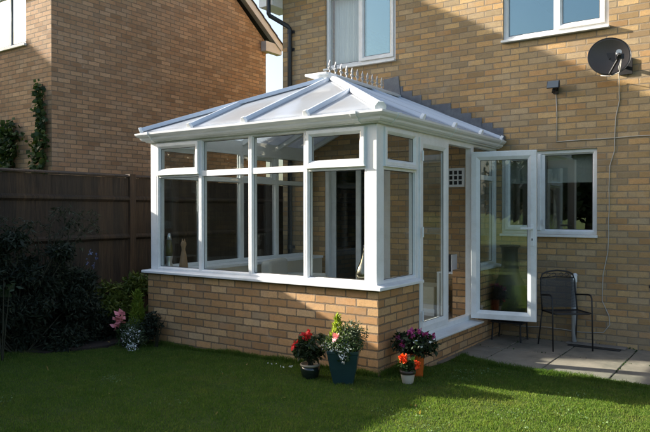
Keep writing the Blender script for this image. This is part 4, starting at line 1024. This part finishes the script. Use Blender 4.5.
# ivy on the neighbour's wall
def ivy(label, spine, w, n, mat):
    t_ = thing('ivy', label, 'ivy', (spine[0][0], 1.0, 0)); mb = MB(); mb.tube([(x, 1.066, z) for x, z in spine], .010, 6); mb.build('stem', M['stem'], t_)
    P = []
    for _ in range(n):
        u = random.random()**.8; k = u*(len(spine)-1); i = min(int(k), len(spine)-2); f = k-i
        x = spine[i][0]*(1-f)+spine[i+1][0]*f; z = spine[i][1]*(1-f)+spine[i+1][1]*f; ww = w[i]*(1-f)+w[i+1]*f
        P.append([x+random.gauss(0, ww*.5), 1.05-abs(random.gauss(0,.05)), z+random.gauss(0,.05)])
    leaves('foliage', np.array(P), .075, mat, t_, aspect=.85, droop=.8, up=0, outdir=np.array([0,-.5,-.3])); return t_
ivy('narrow climbing ivy up the corner of the brown brick house', [(-6.80,3.50),(-6.79,3.2),(-6.75,2.9),(-6.78,2.6),(-6.80,2.35),(-6.80,1.9)], [.02,.05,.09,.16,.20,.14], 620, M['leafivy'])
ivy('bushy ivy clump on the brown brick wall at the left edge', [(-7.75,2.95),(-7.75,2.7),(-7.72,2.4),(-7.75,1.9)], [.22,.30,.27,.2], 900, M['leafivy'])
# lily-of-ivy on the far left continues outside the frame

# trees behind the camera (seen in the glass)
def tree(x, y, h, w, label):
    t_ = thing('tree', label, 'tree', (x,y,0), 'trees at the far end of the garden')
    mb = MB().tube([(x,y,-.2),(x+.1,y,h*.3),(x-.05,y+.1,h*.6),(x,y,h*.85)], [h*.03,h*.024,h*.015,h*.004], 9)
    for k in range(7):
        a = k*2.4; z = h*(.3+.07*k); mb.tube([(x,y,z),(x+math.cos(a)*w*.35,y+math.sin(a)*w*.35,z+h*.12),(x+math.cos(a)*w*.45,y+math.sin(a)*w*.45,z+h*.2)], [h*.012,h*.007,h*.003], 6)
    mb.build('trunk', M['bark'], t_)
    P = np.concatenate([blob_pts(520, (x+random.uniform(-1,1)*w*.33, y+random.uniform(-1,1)*w*.33, h*random.uniform(.25,.85)), (w*.22,w*.22,h*.13), .3) for _ in range(18)])
    leaves('crown', P, .30, M['leaftree'], t_, aspect=.6); return t_
for i, (x, y, h, w, lb) in enumerate(((-18,-14,9.5,7,'tall tree to the far left behind the camera'),(-12.5,-15,9,7,'round tree second from the left behind the camera'),(-7.8,-16,6.0,6,'broad tree at the middle of the row behind the camera'),
        (-3.0,-15,5.2,4.6,'loose tree whose reflection shows in the kitchen window'),(2.5,-16,5.0,5,'low tree right behind the camera'),(8,-15,5.5,5,'rightmost tree behind the camera'),(-10.2,-17.8,8.0,7,'tree standing behind the gap in the row behind the camera'),(-24,-12,9.5,7,'tall tree furthest out by the left boundary behind the camera'))):
    tree(x, y, h, w, lb)

# ------------------------------------------------------------------ light
AZ = 77.6; TAN = .40*math.sin(R(AZ)); EL = math.degrees(math.atan(TAN))
sdir = Vector((-math.sin(R(AZ))*math.cos(R(EL)), -math.cos(R(AZ))*math.cos(R(EL)), math.sin(R(EL))))   # to the sun
w = bpy.data.worlds.new('World'); sc.world = w; w.use_nodes = True; nt_ = w.node_tree; nt_.nodes.clear()
so = nt_.nodes.new('ShaderNodeOutputWorld'); sb = nt_.nodes.new('ShaderNodeBackground'); sk = nt_.nodes.new('ShaderNodeTexSky')
sk.sky_type = 'NISHITA'; sk.sun_disc = False; sk.sun_elevation = R(EL); sk.sun_rotation = math.atan2(sdir.x, sdir.y) % (2*math.pi)
sk.air_density = 1.0; sk.dust_density = 4.5; sk.ozone_density = 1.2
nt_.links.new(sk.outputs[0], sb.inputs[0]); nt_.links.new(sb.outputs[0], so.inputs[0]); sb.inputs[1].default_value = .095
sl = bpy.data.lights.new('sun', 'SUN'); sl.energy = 5.0; sl.angle = R(.53); sl.color = (1, .92, .80)
slo = bpy.data.objects.new('sun', sl); col.objects.link(slo); slo.rotation_euler = (-sdir).to_track_quat('-Z', 'Y').to_euler()

# ------------------------------------------------------------------ camera
cam = bpy.data.cameras.new('camera'); co_ = bpy.data.objects.new('camera', cam); col.objects.link(co_); sc.camera = co_
co_.location = (2.8429, -4.9462, 1.4601); co_.rotation_euler = (R(90) - .008, 0.0006, .6034)
cam.sensor_width = 36; cam.lens = 36*649.37/650; cam.clip_end = 2000; cam.clip_start = .05
sc.view_settings.view_transform = 'Standard'; sc.view_settings.look = 'None'; sc.view_settings.exposure = 1.85; sc.view_settings.gamma = 1
sc.view_settings.use_curve_mapping = False
sc.cycles.max_bounces = 10; sc.cycles.transparent_max_bounces = 32; sc.cycles.glossy_bounces = 5; sc.cycles.caustics_reflective = False; sc.cycles.caustics_refractive = False
sc.cycles.use_denoising = True
for o in bpy.data.objects:
    if '_local' in o: del o['_local']
